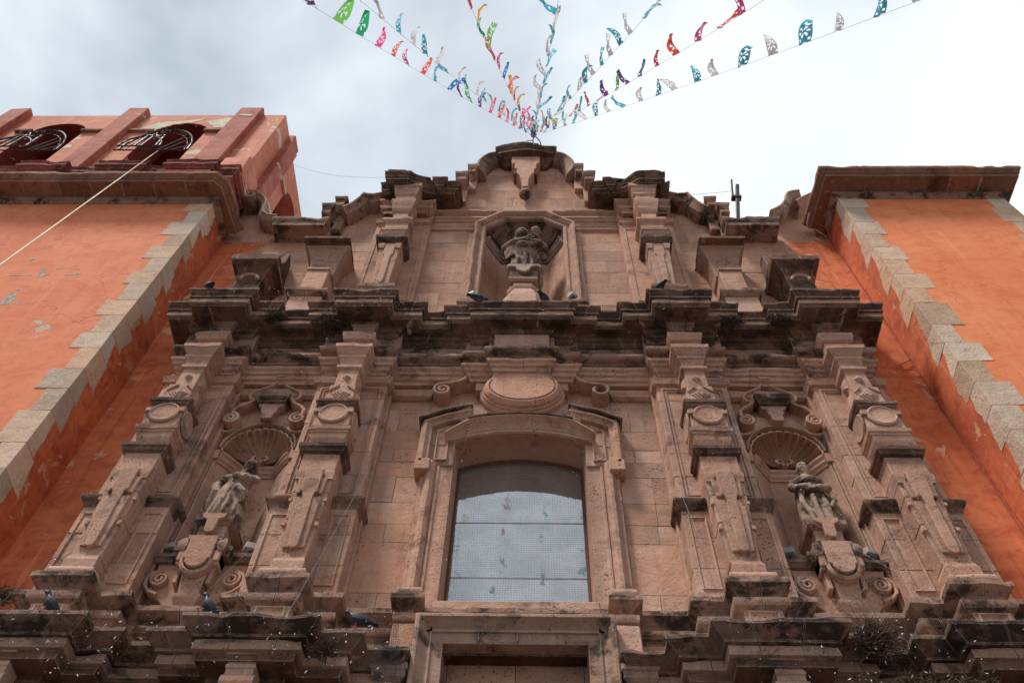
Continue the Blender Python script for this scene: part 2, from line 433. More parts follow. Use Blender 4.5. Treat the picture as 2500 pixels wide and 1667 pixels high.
# --- window wall: reveal and head
WH, WS, WR = .86, 10.71, .20     # half width, spring, rise
def seg_arch(x, hw, zs, rise):
    r = (hw*hw+rise*rise)/(2*rise); return zs+rise-r+math.sqrt(max(0, r*r-x*x))
def arch_wall(cx, hw, zs, rise, x0, x1, z0, z1, yf, yb, semi=False, sill=None, n=20):
    mb = MB()
    if sill is None: sill = z0
    mb.box(x0, cx-hw, yf, yb, z0, z1); mb.box(cx+hw, x1, yf, yb, z0, z1)
    if sill > z0: mb.box(cx-hw, cx+hw, yf, yb, z0, sill)
    xs = [-hw*math.cos(math.pi*i/n) for i in range(n+1)]
    for i in range(n):
        a, b = xs[i], xs[i+1]
        f = (lambda x: zs+math.sqrt(max(0, hw*hw-x*x))*rise/hw) if semi else (lambda x: seg_arch(x, hw, zs, rise))
        za, zb = f(a), f(b)
        mb.quad((cx+a, yf, za), (cx+b, yf, zb), (cx+b, yf, z1), (cx+a, yf, z1))
        mb.quad((cx+a, yb, za), (cx+a, yb, z1), (cx+b, yb, z1), (cx+b, yb, zb))
        mb.quad((cx+a, yf, za), (cx+a, yb, za), (cx+b, yb, zb), (cx+b, yf, zb))
        mb.quad((cx+a, yf, z1), (cx+b, yf, z1), (cx+b, yb, z1), (cx+a, yb, z1))
    return mb
build('window_reveal', arch_wall(0, WH, WS, WR, -1.30, 1.30, 7.3, 13.1, .012, .50, sill=7.98), 'stone', F)
# niche bays
NHW, NSP = .49, 10.66
for s in (-1, 1):
    build('niche_wall', arch_wall(s*NB, NHW, NSP, NHW*1.06, s*NB-.62, s*NB+.62, 7.0, 13.1, 0, .50, semi=True, sill=8.55), 'carved', F)

# --- individual wall stones
cnt = 0
def roof_z(x):
    x = abs(x)
    pts = [(0, 21.2), (.72, 21.2), (1.05, 20.4), (1.3, 19.9), (1.55, 18.95), (1.8, 19.2), (3.0, 19.2), (3.15, 18.7), (3.6, 18.2), (3.85, 17.75), (4.15, 17.15), (5.1, 17.10)]
    for i in range(len(pts)-1):
        if pts[i][0] <= x <= pts[i+1][0]:
            t = (x-pts[i][0])/(pts[i+1][0]-pts[i][0]); return pts[i][1]*(1-t)+pts[i+1][1]*t
    return 0
def stones(x0, x1, courses, y, wmin=.34, wmax=.75, mat='stone', avoid=None, depth=.10, par=None, name='wall_stone'):
    global cnt
    for ci in range(len(courses)-1):
        za, zb = courses[ci], courses[ci+1]; x = x0
        if x1-x0 > 1.0: x = x0
        first = True
        while x < x1-.02:
            wd = random.uniform(wmin, wmax)
            if first and ci % 2: wd *= .55
            first = False
            if x1-(x+wd) < wmin*.6: wd = x1-x
            a, b = x, x+wd; x += wd
            if avoid:
                # trim against openings and the roofline
                a2, b2 = avoid(a, b, za, zb)
                if b2-a2 < .08: continue
                a, b = a2, b2
            dy = random.uniform(-.004, .004)
            mb = MB().box(a+.0025, b-.0025, y+dy, y+depth, za+.0025, zb-.0025)
            build(name, mb, mat, par or F, bevel=.004, jit=.0015); cnt += 1
crs = [7.0, 7.55, 8.2, 8.97, 9.28, 9.66, 10.14, 10.44, 10.70, 11.1, 11.58, 11.95, 12.4, 13.1]
for s in (-1, 1):
    a, b = (1.30, 1.96) if s > 0 else (-1.96, -1.30)
    stones(a, b, crs, 0, .40, .75)
# top tier wall
ct = [13.3, 13.75, 14.2, 14.62, 15.05, 15.42, 15.85, 16.3, 16.7, 17.1, 17.5, 17.95, 18.4, 18.85, 19.3, 19.75, 20.2, 20.7, 21.2]
def av_top(a, b, za, zb):
    cx = (a+b)/2
    # roofline
    while b-a > .05 and roof_z(b) < zb-.12 and b > 0: b -= .05
    while b-a > .05 and roof_z(a) < zb-.12 and a < 0: a += .05
    # octagonal niche
    if za < 18.15:
        lim = .86 if za < 17.9 else .50
        if a < -lim < b: b = -lim
        elif a < lim < b: a = lim
        elif a >= -lim and b <= lim: return 0, 0
    return a, b
stones(-5.10, -2.9, ct, .0, .5, 1.0, avoid=av_top); stones(2.9, 5.10, ct, .0, .5, 1.0, avoid=av_top)
stones(-1.95, 1.95, ct, .0, .5, 1.0, avoid=av_top)
# backing of the top tier with the octagonal niche left open
def octo(hw, zc, zt, hc): return [(-hw, 13.3), (-hw, zc), (-hc, zt), (hc, zt), (hw, zc), (hw, 13.3)]
mb = MB()
pts = [(-5.1, 13.2), (-5.1, 17.1), (-4.15, 17.12), (-3.85, 17.7), (-3.6, 18.2), (-3.12, 18.8), (-3.1, 19.2), (-1.8, 19.2), (-1.5, 19.0), (-1.3, 19.9), (-1.08, 20.35), (-.72, 21.2)]
mb.prism([(x, z) for x, z in pts]+[(-.72, 18.12), (-.36, 18.12), (-.78, 17.69), (-.78, 13.2)][0:0]+[(-.78, 21.2), (-.78, 13.2)], .010, .6)
m2 = mirror(mb, -1); allmb = MB().join(mb).join(m2)
allmb.prism([(-.78, 17.69), (-.36, 18.12), (.36, 18.12), (.78, 17.69), (.78, 21.2), (-.78, 21.2)], .010, .6)
build('gable_wall', allmb, 'stone', F)
# niche interior (half octagon in plan)
NP = [(-.78, .04), (-.74, .14), (-.47, .53), (.47, .53), (.74, .14), (.78, .04)]
mb = MB()
for i in range(5):
    (a, ya), (b, yb_) = NP[i], NP[i+1]
    mb.quad((a, ya, 13.3), (b, yb_, 13.3), (b, yb_, 18.3), (a, ya, 18.3))
mb.loft([[(-.9, .06, 18.13), (.9, .06, 18.13), (.9, .62, 18.13), (-.9, .62, 18.13)], [(-.9, .06, 18.3), (.9, .06, 18.3), (.9, .62, 18.3), (-.9, .62, 18.3)]])
build('niche_lining', mb, 'carved', F, label='eight sided lining of the top niche')
mb = sweep(NP, [(-.0, 17.22), (.05, 17.25), (.05, 17.29), (.09, 17.33), (.09, 17.38), (.0, 17.38)], .6, step=.5)[0]
# (profile grows towards the inside of the niche)
def inner_mould(NPp, prof, yb):
    P = [Vector(p) for p in NPp]; rings = []
    for i, p in enumerate(P):
        d1 = (P[i]-P[i-1]).normalized() if i else None; d2 = (P[i+1]-P[i]).normalized() if i < len(P)-1 else None
        d1 = d1 or d2; d2 = d2 or d1
        n1_, n2_ = Vector((d1.y, -d1.x)), Vector((d2.y, -d2.x)); mm = (n1_+n2_)/max(.4, 1+n1_.dot(n2_))
        rings.append([(p.x+mm.x*o, p.y+mm.y*o, z) for o, z in prof])
    return MB().loft(rings)
build('niche_impost', inner_mould(NP, [(-.02, 17.18), (.03, 17.2), (.04, 17.25), (.07, 17.28), (.08, 17.36), (.10, 17.38), (.10, 17.42), (-.02, 17.42)], .6), 'cornice', F, smooth=30)
def oc(k, y): return [(-.78*k[0], y, 17.40), (-.78*k[0], y, k[1]), (-.36*k[0], y, k[2]), (.36*k[0], y, k[2]), (.78*k[0], y, k[1]), (.78*k[0], y, 17.40)]
build('niche_vault', MB().loft([oc((1.0, 17.68, 18.11), .012), oc((.86, 17.62, 17.98), .20), oc((.66, 17.52, 17.78), .40), oc((.30, 17.44, 17.52), .525)], closed=False, cap=False), 'grime_shade', F, label='shadowy faceted vault of the top niche')  # shade inside the niche is put into the vault's dark colour
# octagonal frame
pr = [(0, .06), (0, -.05), (.03, -.08), (.06, -.08), (.075, -.055), (.12, -.055), (.14, -.10), (.19, -.15), (.23, -.15), (.23, .06)]
build('niche_frame', psweep([(-.78, 14.1), (-.78, 17.69), (-.36, 18.12), (.36, 18.12), (.78, 17.69), (.78, 14.1)], pr, step=.15, ero=.006), 'carved', F, smooth=30, label='eight sided moulded frame of the top niche')
for s in (-1, 1):
    build('frame_base', ress(s*.90, .19, -.27, [(0, 13.9), (0, 14.2), (.03, 14.24), (.03, 14.33), (0, 14.36)], yb=0), 'cornice', F, bevel=0, smooth=30)
    build('frame_side_step', MB().box(s*1.06-.05, s*1.06+.05, -.06, .05, 14.35, 17.4), 'carved', F, bevel=.006)

# --- mouldings of the upper tier
def add_sweep(name, plan, prof, mat, yb=.05, step=.07, ero=.012, cuts=None, par=F, smooth=28, seed=0, label=None):
    r = []
    for mb in sweep(plan, prof, yb, step, ero, cuts, seed=seed):
        r.append(build(name, mb, mat, par, smooth=smooth, label=label))
    return r
topP = [(0, 1.88, -.10), (1.88, 3.02, -.34)]
hp = [(.60, .02), (.60, -.10), (1.88, -.10), (1.88, -.34), (3.02, -.34), (3.02, .02)]
for s in (-1, 1):
    pl = hp if s > 0 else [(-x, y) for x, y in reversed(hp)]
    add_sweep('upper_band', pl, [(-.10, 18.02), (-.06, 18.05), (-.06, 18.10), (-.02, 18.14), (-.02, 18.2), (-.08, 18.22), (-.08, 18.32), (-.02, 18.36), (.02, 18.4), (.02, 18.46), (-.04, 18.5)], 'carved', seed=s)
    pl = [(s*1.02, .02), (s*1.02, -.06), (s*1.90, -.06), (s*1.90, -.22), (s*3.02, -.22), (s*3.02, .02)]
    if s < 0: pl = pl[::-1]
    add_sweep('string_course', pl, [(-.06, 17.60), (-.01, 17.63), (-.01, 17.70), (.02, 17.74), (-.05, 17.76)], 'carved', ero=.006, seed=s)
    # backing strips of the top pillars
    mb = MB().box(s*PI_-.54, s*PI_+.54, -.15, .3, 13.6, 19.0)
    build('backing_strip', mb, 'carved', F, bevel=.01, jit=.003)
    mb = MB(); frame(mb, s*PI_-.46, s*PI_+.46, 14.5, 17.4, -.15, .05, .02)
    build('backing_panel', mb, 'carved', F, smooth=30)

# ------------------------------------------------------------------ pillar builder (stacked inverted obelisk pillars)
def pillar(cx, parent, seed):
    sh = MB()
    # body, tapering downwards
    def fr(t0, t1):
        f = lambda t: (.165+.06*t, -.57-.045*t, 8.16+1.38*t)
        (h0, y0_, z0_), (h1, y1_, z1_) = f(t0), f(t1)
        return MB().frus(cx-h0, cx+h0, y0_, -.25, z0_+.002, cx-h1, cx+h1, y1_, -.25, z1_-.002)
    p = build('pillar', fr(0, .42), 'carved', parent, bevel=.012, jit=.005)
    build('shaft_stone', fr(.42, .73), 'carved', p, bevel=.010, jit=.005); build('shaft_stone', fr(.73, 1), 'carved', p, bevel=.010, jit=.005)
    def sub(name, mb, mat='carved', **k): return build(name, mb, mat, p, **k)
    st = MB().frus(cx-.120, cx+.120, -.602, -.5, 8.30, cx-.160, cx+.160, -.650, -.5, 9.05).frus(cx-.150, cx+.150, -.640, -.5, 9.12, cx-.172, cx+.172, -.650, -.5, 9.38)
    sub('front_strip', st, bevel=.008)
    # raised tongue with rounded foot
    pts = [(cx-.105, 9.50), (cx-.100, 9.12), (cx-.065, 9.06), (cx-.060, 8.40), (cx-.055, 8.33)]+[(cx+.055*math.cos(R(a)), 8.32+.055*math.sin(R(a))) for a in range(180, 361, 30)]+[(cx+.060, 8.40), (cx+.065, 9.06), (cx+.100, 9.12), (cx+.105, 9.50)]
    mb = MB().loft([[(x, -.640-.042*(z-8.3)/1.2, z) for x, z in pts], [(x, -.52, z) for x, z in pts]])
    sub('tongue', mb, bevel=.006)
    for s in (-1, 1):
        for zz, hh in ((8.62, .06), (9.02, .05)):
            hx_ = .165+.06*(zz-8.16)/1.38
            sub('peg', MB().box(cx+s*hx_-.022, cx+s*hx_+.022, -.612, -.55, zz, zz+hh), bevel=.006)
        sub('tongue_notch', MB().box(cx+s*.088-.014, cx+s*.088+.014, -.695, -.63, 9.08, 9.13), 'grime_shade', bevel=.004)
        c = cx+s*.175
        sub('cap_block', ress(c, .048, -.635, [(0, 9.38), (0, 9.42), (.012, 9.45), (.012, 9.52), (0, 9.53)], yb=-.4), smooth=30)
    sub('neck_block', MB().box(cx-.225, cx+.225, -.62, -.25, 9.54, 9.87), bevel=.01, jit=.004)
    sub('capital', ress(cx, .225, -.62, [(0, 9.84), (.045, 9.87), (.05, 9.90), (.075, 9.93), (.078, 9.985), (.06, 10.0)], ero=.010, seed=seed), 'soot_shade', smooth=28)
    sub('moulded_block', ress(cx, .185, -.58, [(0, 9.98), (0, 10.03), (.012, 10.05), (.012, 10.09), (0, 10.10), (.03, 10.15), (.048, 10.2), (.05, 10.26), (.065, 10.265), (.065, 10.30), (.085, 10.31), (.095, 10.36), (.075, 10.38)], ero=.008, seed=seed+1), smooth=28)
    sub('medallion_block', MB().box(cx-.235, cx+.235, -.66, -.25, 10.37, 10.82), bevel=.01, jit=.003)
    ring = MB().disc_y(cx, 10.61, .165, .165, [(.02, -.64), (.035, -.675), (.03, -.69), (.008, -.70), (0, -.69), (-.02, -.685), (-.10, -.684)], 36)
    sub('medallion', ring, smooth=35)
    for s in (-1, 1):
        sub('ear_block', MB().box(cx+s*.22-.04, cx+s*.22+.04, -.70, -.60, 10.62, 10.70), bevel=.008)
        r2 = MB()
        rings = []
        for o_, xx in ((.02, 0), (.035, .022), (.02, .036), (0, .030), (-.10, .028)):
            rings.append([(cx+s*(.232+xx), -.46+(.155+o_)*math.cos(2*math.pi*k/28), 10.61+(.155+o_)*math.sin(2*math.pi*k/28)) for k in range(28)])
        r2.loft(rings); sub('side_medallion', r2, smooth=35)
    sub('medallion_cap', ress(cx, .235, -.67, [(0, 10.78), (.02, 10.80), (.02, 10.83), (.045, 10.85), (.05, 10.90), (.03, 10.91)], ero=.012, seed=seed+2), 'soot_shade', smooth=28)
    dm = MB().frus(cx-.195, cx+.195, -.63, -.25, 10.9, cx-.165, cx+.165, -.62, -.25, 11.32)
    sub('diamond_block', dm, bevel=.008, jit=.003)
    sub('upper_diamond_block', MB().frus(cx-.148, cx+.148, -.60, -.25, 11.32, cx-.142, cx+.142, -.60, -.25, 11.74), bevel=.008, jit=.003)
    for (zc, hx, hz, yy) in ((11.11, .125, .15, -.625), (11.53, .058, .085, -.60)):
        mb = MB()
        for k, (f1, dy) in enumerate(((1.0, .018), (.72, .034), (.42, .050))):
            q = [(cx, zc-hz*f1), (cx+hx*f1, zc), (cx, zc+hz*f1), (cx-hx*f1, zc)]
            mb.loft([[(x, yy+.01, z) for x, z in q], [(x, yy-dy+.006, z) for x, z in q], [(cx+(x-cx)*.9, yy-dy, zc+(z-zc)*.9) for x, z in q]])
        sub('diamond_boss', mb)
    # triangles in the corners of the diamond block
    mb = MB()
    for sx in (-1, 1):
        for sz in (-1, 1):
            q = [(cx+sx*.175, 11.11+sz*.19), (cx+sx*.175, 11.11+sz*.06), (cx+sx*.05, 11.11+sz*.19)]
            sub('corner_facet', MB().prism(q, -.645, -.60), bevel=.004)
    for s in (-1, 1):
        mb = MB().loft([[(cx+s*.17, -.55, 10.95), (cx+s*.17, -.33, 10.95), (cx+s*.17, -.33, 11.27), (cx+s*.17, -.55, 11.27)], [(cx+s*.245, -.50, 11.0), (cx+s*.245, -.38, 11.0), (cx+s*.225, -.38, 11.23), (cx+s*.225, -.50, 11.23)]])
        sub('side_boss', mb, bevel=.006)
        mb = MB().loft([[(cx+s*.142, -.54, 11.42), (cx+s*.142, -.36, 11.42), (cx+s*.142, -.36, 11.66), (cx+s*.142, -.54, 11.66)], [(cx+s*.19, -.48, 11.48), (cx+s*.19, -.42, 11.48), (cx+s*.19, -.42, 11.6), (cx+s*.19, -.48, 11.6)]])
        sub('side_boss', mb, bevel=.006)
    sub('flared_block', ress(cx, .142, -.60, [(0, 11.72), (.04, 11.75), (.042, 11.80), (.005, 11.82), (.02, 11.9), (.04, 11.97), (.06, 11.99), (.06, 12.02), (.045, 12.04), (.075, 12.09), (.11, 12.16), (.125, 12.17), (.13, 12.24), (.10, 12.27)], ero=.008, seed=seed+3), smooth=28)
    sub('upper_block', MB().box(cx-.20, cx+.20, -.585, -.25, 12.24, 12.56), bevel=.012, jit=.008)
    sub('upper_capital', ress(cx, .20, -.60, [(0, 12.50), (.03, 12.52), (.035, 12.56), (.055, 12.60), (.058, 12.68), (.04, 12.70)], ero=.012, seed=seed+4), 'carved', smooth=28)
    sub('top_neck', ress(cx, .15, -.52, [(0, 12.68), (0, 12.92), (.02, 12.94), (.02, 12.98), (.05, 13.0), (.05, 13.05), (.09, 13.08), (.09, 13.15)]), 'cornice', smooth=28)
    # torus and foot
    sub('foot_torus', ress(cx, .225, -.67, [(0, 7.77), (0, 7.83), (.015, 7.845), (.024, 7.88), (.015, 7.92), (0, 7.935), (-.03, 7.94)], ero=.006, seed=seed+5), smooth=40)
    sub('foot_block', ress(cx, .165, -.60, [(.01, 7.94), (.012, 8.10), (0, 8.12), (-.005, 8.16)], ero=.004), smooth=28)
    # pedestal panel
    mb = MB().box(cx-.19, cx+.19, -.665, -.3, 6.98, 7.44); frame(mb, cx-.15, cx+.15, 7.03, 7.42, -.668, .03, .015)
    sub('pedestal_panel', mb)
    return p

def stack(nm, x0_, x1_, yf_, zs_):
    for a, b in zip(zs_, zs_[1:]):
        b2_ = b+random.uniform(-.05, .05) if b != zs_[-1] else b
        build(nm, MB().box(x0_+random.uniform(-.004, .004), x1_+random.uniform(-.004, .004), yf_+random.uniform(-.004, .004), .3, a+.002, b-.002), 'carved', F, bevel=.006, jit=.004)
for k, (s, X) in enumerate(((-1, PO), (-1, PI_), (1, PI_), (1, PO))):
    cx = s*X
    # backing pilaster: lower broader part with panels, upper narrower part
    stack('pilaster_stone', cx-.525, cx+.525, -.345, [7.70, 8.28, 8.74, 9.22]); mb = MB()
    for t in (-1, 1): frame(mb, cx+t*.36-.105, cx+t*.36+.105, 7.98, 9.06, -.345, .03, .02)
    build('pilaster_panel', mb, 'carved', F)
    for nm, x0_, x1_ in (('pilaster_cap', cx-.53, cx+.53),):
        add_sweep(nm, [(x0_, .05), (x0_, -.35), (x1_, -.35), (x1_, .05)], [(0, 9.16), (.01, 9.19), (.015, 9.22), (.05, 9.255), (.065, 9.28), (.07, 9.33), (.04, 9.345)], 'grime_shade', ero=.010, seed=k*3.1)
    stack('pilaster_stone', cx-.505, cx+.505, -.28, [9.33, 9.86, 10.3, 10.9, 11.45, 12.1]); mb = MB(); frame(mb, cx-.44, cx+.44, 9.45, 11.72, -.28, .045, .022); frame(mb, cx-.385, cx+.385, 9.5, 11.66, -.285, .02, .012)
    build('pilaster_panel', mb, 'carved', F)
    build('pilaster_side_step', MB().box(cx-.555, cx+.555, -.12, .2, 7.75, 12.05), 'carved', F, bevel=.008)
    build('pilaster_frieze_block', MB().box(cx-.50, cx+.50, -.275, .3, 12.0, 13.15), 'carved', F, bevel=.008)
    pillar(cx, F, k*1.7)

# --- string course at the frieze, and the two bands of the upper entablature
lv = [(1.30, 1.88, -.10), (1.88, 3.01, -.335), (3.01, 4.13, -.10), (4.13, 5.24, -.335)]
for s in (-1, 1):
    hpz = half_plan(lv, .02)
    pl = hpz if s > 0 else [(-x, y) for x, y in reversed(hpz)]
    add_sweep('frieze_string', pl, [(-.06, 11.78), (-.01, 11.81), (0, 11.88), (.015, 11.93), (-.05, 11.95)], 'carved', ero=.007, seed=s)
lv = [(0, .52, -.43), (.52, .90, -.34), (.90, 1.86, -.265), (1.86, 3.04, -.44), (3.04, 4.12, -.27), (4.12, 5.26, -.44)]
pl = plan_from(lv)
cuts = [-4.1, -3.3, -2.6, -1.85, -.9, 0, .9, 1.86, 2.6, 3.4, 4.12, 4.8]
add_sweep('architrave_block', pl, [(-.14, 12.03), (-.13, 12.08), (-.09, 12.10), (-.085, 12.17), (-.05, 12.19), (-.045, 12.24), (-.01, 12.27), (0, 12.31), (-.03, 12.33)], 'carved', cuts=cuts, ero=.012)
lv = [(0, .50, -.37), (.50, .86, -.28), (.86, 1.86, -.22), (1.86, 3.04, -.38), (3.04, 4.12, -.22), (4.12, 5.22, -.38)]
add_sweep('frieze_block', plan_from(lv), [(0, 12.30), (0, 13.12)], 'cornice', cuts=[-4.5, -3.6, -2.6, -1.85, -.9, .1, .9, 1.86, 2.6, 3.5, 4.4], ero=.006)
lv = [(0, .56, -.50), (.56, .89, -.41), (.89, 1.86, -.355), (1.86, 3.05, -.50), (3.05, 4.10, -.36), (4.10, 5.27, -.50)]
add_sweep('torus_band', plan_from(lv), [(-.12, 12.40), (-.11, 12.43), (-.04, 12.44), (-.01, 12.47), (0, 12.51), (-.015, 12.56), (-.05, 12.58)], 'cornice', cuts=[x+.2 for x in cuts], ero=.014, smooth=40)
lv = [(0, .48, -.46), (.48, .84, -.38), (.84, 1.88, -.32), (1.88, 3.02, -.47), (3.02, 4.14, -.32), (4.14, 5.2, -.47)]
add_sweep('bed_mould', plan_from(lv), [(-.08, 12.88), (-.05, 12.92), (-.05, 12.96), (0, 13.0), (0, 13.04), (.05, 13.08), (.05, 13.13)], 'soot_shade', cuts=[-3, -1.5, 0, 1.5, 3], ero=.01)
# central raised blocks above the medallion
build('medallion_backing', MB().box(-.42, .42, -.30, .2, 11.9, 12.26), 'carved', F, bevel=.01)
build('frieze_centre', MB().box(-.42, .42, -.44, .2, 12.58, 12.95), 'carved', F, bevel=.01)

# --- great middle cornice
midL = [(0, .87, -.76), (.87, 1.24, -.68), (1.24, 1.49, -.58), (1.49, 1.93, -.75), (1.93, 2.96, -.98), (2.96, 3.40, -.75), (3.40, 3.78, -.59), (3.78, 4.17, -.75), (4.17, 5.24, -.98), (5.24, 5.64, -.74)]
plm = plan_from(midL)
MC = [-5, -4.6, -3.95, -3.5, -2.8, -2.2, -1.7, -1.0, -.3, .25, .7, 1.05, 1.7, 2.2, 2.7, 3.1, 3.6, 4.4, 4.9]
add_sweep('cornice_block', plm, [(-.08, 13.252), (-.045, 13.255), (-.04, 13.285), (-.065, 13.30), (-.055, 13.33), (-.03, 13.355), (-.015, 13.40), (0, 13.415), (0, 13.455), (-.05, 13.47)], 'soot_shade', yb=.2, step=.06, ero=.012, cuts=MC, seed=3.3)
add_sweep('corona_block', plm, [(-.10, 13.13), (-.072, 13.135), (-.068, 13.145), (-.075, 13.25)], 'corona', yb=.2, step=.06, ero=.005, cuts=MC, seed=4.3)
add_sweep('soffit_block', plm, [(-.20, 13.07), (-.11, 13.075), (-.10, 13.128)], 'soot_shade', yb=.2, step=.12, ero=.004, cuts=MC[::3], seed=4.3)  # soot plus the shade under the corona, both painted into the colour

# --- base mouldings of the middle tier
baseL = [(0, .96, -.27), (.96, 1.31, -.49), (1.31, 1.80, -.25), (1.80, 2.12, -.48), (2.12, 2.78, -.77), (2.78, 3.10, -.48), (3.10, 4.03, -.25), (4.03, 4.36, -.48), (4.36, 5.01, -.77), (5.01, 5.32, -.48)]
bprof0 = [(-.13, 6.80), (-.13, 7.425)]
bprof = [(-.125, 7.425), (-.10, 7.46), (-.06, 7.475), (-.05, 7.50), (-.05, 7.56), (-.075, 7.58), (-.12, 7.60), (-.11, 7.64), (-.07, 7.68), (-.02, 7.705), (0, 7.72), (0, 7.78), (-.04, 7.80)]
BC = [-4.7, -4.2, -3.6, -2.95, -2.45, -1.95, -1.5, -.6, 0, .6, 1.5, 1.95, 2.45, 2.95, 3.6, 4.2, 4.7]
add_sweep('base_block', plan_from(baseL), bprof0, 'carved', yb=.2, step=.12, ero=.004, cuts=BC)
add_sweep('base_moulding', plan_from(baseL), bprof, 'cornice', yb=.2, step=.06, ero=.012, cuts=[-4.7, -4.2, -3.6, -2.95, -2.45, -1.95, -1.5, -.6, 0, .6, 1.5, 1.95, 2.45, 2.95, 3.6, 4.2, 4.7], seed=9)
for s in (-1, 1):
    for X in (PI_, PO):
        for t in (-1, 1):
            x = s*X+t*.46
            mb = MB(); frame(mb, x-.09, x+.09, 7.0, 7.40, -.352, .02, .012); build('base_panel', mb, 'carved', F)
    # frame feet
    cx = s*1.135
    build('frame_foot', MB().box(cx-.12, cx+.12, -.42, .1, 6.95, 7.45), 'carved', F, bevel=.012, jit=.006)
    build('foot_roll', ress(cx, .12, -.42, [(0, 7.79), (0, 7.83), (.012, 7.85), (.015, 7.88), (.005, 7.91), (-.02, 7.92)], yb=0), 'carved', F, smooth=40)

# --- big lower cornice
botL = [(1.0, 1.40, -.68), (1.40, 1.79, -.92), (1.79, 3.07, -1.14), (3.07, 3.46, -.92), (3.46, 3.66, -.71), (3.66, 3.96, -.92), (3.96, 5.38, -1.14), (5.38, 5.62, -.92)]
cprof = [(-.145, 6.765), (-.11, 6.775), (-.115, 6.80), (-.09, 6.82), (-.045, 6.855), (-.02, 6.90), (0, 6.915), (0, 6.955), (-.06, 6.965)]
hpb = half_plan(botL, -.2)
for s in (-1, 1):
    pl = hpb if s > 0 else [(-x, y) for x, y in reversed(hpb)]
    cc = [1.6, 2.15, 2.6, 3.25, 4.4, 4.9] if s > 0 else [-4.8, -4.3, -3.3, -2.7, -2.1, -1.6]
    add_sweep('cornice_block', pl, cprof, 'grime_shade', yb=.2, step=.06, ero=.013, cuts=cc, seed=s*5.5)
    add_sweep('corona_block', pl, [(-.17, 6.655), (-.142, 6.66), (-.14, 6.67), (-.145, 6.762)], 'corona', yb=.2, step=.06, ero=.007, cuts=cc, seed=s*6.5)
    add_sweep('soffit_block', pl, [(-.28, 6.56), (-.19, 6.57), (-.18, 6.652)], 'soot_shade', yb=.2, step=.12, ero=.005, seed=s*6.5)  # dark colour holds soot and the shade below the lower corona
    # bed blocks and scroll consoles under it
    for X in (PI_, PO):
        cx = s*X
        build('bed_block', ress(cx, .36, -.72, [(-.12, 6.2), (-.10, 6.36), (-.05, 6.38), (-.05, 6.46), (0, 6.50), (0, 6.6), (.05, 6.63), (.05, 6.68)], yb=-.1), 'soot_shade', F, smooth=28)
        mb = ress(cx, .125, -.93, [(0, 6.44), (0, 6.50), (.01, 6.51), (.01, 6.54), (-.005, 6.56), (.015, 6.58), (.015, 6.62), (.03, 6.64), (.03, 6.69)], yb=-.5)
        con = build('console', mb, 'carved', F, smooth=28)
        pr_ = MB().loft([[(cx-.15, -.86+.09*math.cos(R(a)), 6.38+.09*math.sin(R(a))) for a in range(0, 360, 20)], [(cx+.15, -.86+.09*math.cos(R(a)), 6.38+.09*math.sin(R(a))) for a in range(0, 360, 20)]])
        build('console_scroll', pr_, 'carved', con, smooth=35)
        build('console_shaft', MB().frus(cx-.11, cx+.11, -.75, -.3, 4.8, cx-.14, cx+.14, -.84, -.3, 6.40), 'carved', con, bevel=.01)
        build('lower_pillar', MB().frus(cx-.12, cx+.12, -.6, -.2, 1.6, cx-.24, cx+.24, -.7, -.2, 4.8), 'carved', F, bevel=.02)
        build('lower_pedestal', MB().box(cx-.32, cx+.32, -.8, -.1, 0, 1.5), 'carved', F, bevel=.02)
        build('lower_backing', MB().box(cx-.52, cx+.52, -.4, .1, 0, 6.3), 'carved', F, bevel=.01)
# lower wall with the portal opening
for s in (-1, 1):
    stones(*((.98, 5.3) if s > 0 else (-5.3, -.98)), [0, .8, 1.6, 2.4, 3.2, 4.0, 4.8, 5.6, 6.3, 6.9], -.02, 1.2, 1.9, mat='soot_shade', depth=.5)
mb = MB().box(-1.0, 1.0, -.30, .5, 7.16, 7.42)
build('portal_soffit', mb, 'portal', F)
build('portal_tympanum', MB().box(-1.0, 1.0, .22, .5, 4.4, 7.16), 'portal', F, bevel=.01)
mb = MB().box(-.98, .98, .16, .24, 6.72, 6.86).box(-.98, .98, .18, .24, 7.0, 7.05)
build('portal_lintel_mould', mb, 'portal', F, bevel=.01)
for s in (-1, 1): build('portal_jamb', MB().box(min(s*.74, s*1.0), max(s*.74, s*1.0), -.42, .5, 0, 7.16), 'carved', F, bevel=.01)
mb = MB().box(-.74, .74, .24, .34, .1, 4.4); d = build('portal_door', mb, 'wood', F, bevel=.01)
for i in range(4):
    for j in range(2):
        m3 = MB(); frame(m3, -.68+j*.70, -.04+j*.70, .3+i*1.0, 1.2+i*1.0, .24, .05, .03); build('door_panel', m3, 'wood', d)
# frame over the portal, rising through the base of the window
fp = [(-1.0, 6.55), (-1.0, 7.46), (1.0, 7.46), (1.0, 6.55)]
prf = [(0, .1), (0, -.56), (-.015, -.575), (-.045, -.575), (-.06, -.555), (-.10, -.50), (-.13, -.475), (-.15, -.475), (-.155, -.49), (-.17, -.49), (-.175, -.465), (-.285, -.455), (-.285, .1)]
# split into blocks: left leg, three lintel stones, right leg
P0 = psweep(fp, prf, step=.07, ero=.013)
build('lintel_frame', P0, 'corona', F, smooth=28, label='moulded stone frame stepping up over the portal')
for x in (-.36, .02, .5):
    build('lintel_joint', MB().box(x-.004, x+.004, -.5, -.44, 7.18, 7.30), 'soot_shade', F)
for s in (-1, 1):
    pth = [(s*1.0, 6.66), (s*1.0, 6.60), (s*1.35, 6.60)]
    build('frame_return', ress(s*1.18, .16, -.58, [(-.05, 6.50), (-.05, 6.66), (-.03, 6.68), (0, 6.72), (0, 6.78), (.02, 6.80), (.02, 6.86)], yb=-.2, ero=.008), 'cornice', F, smooth=28)

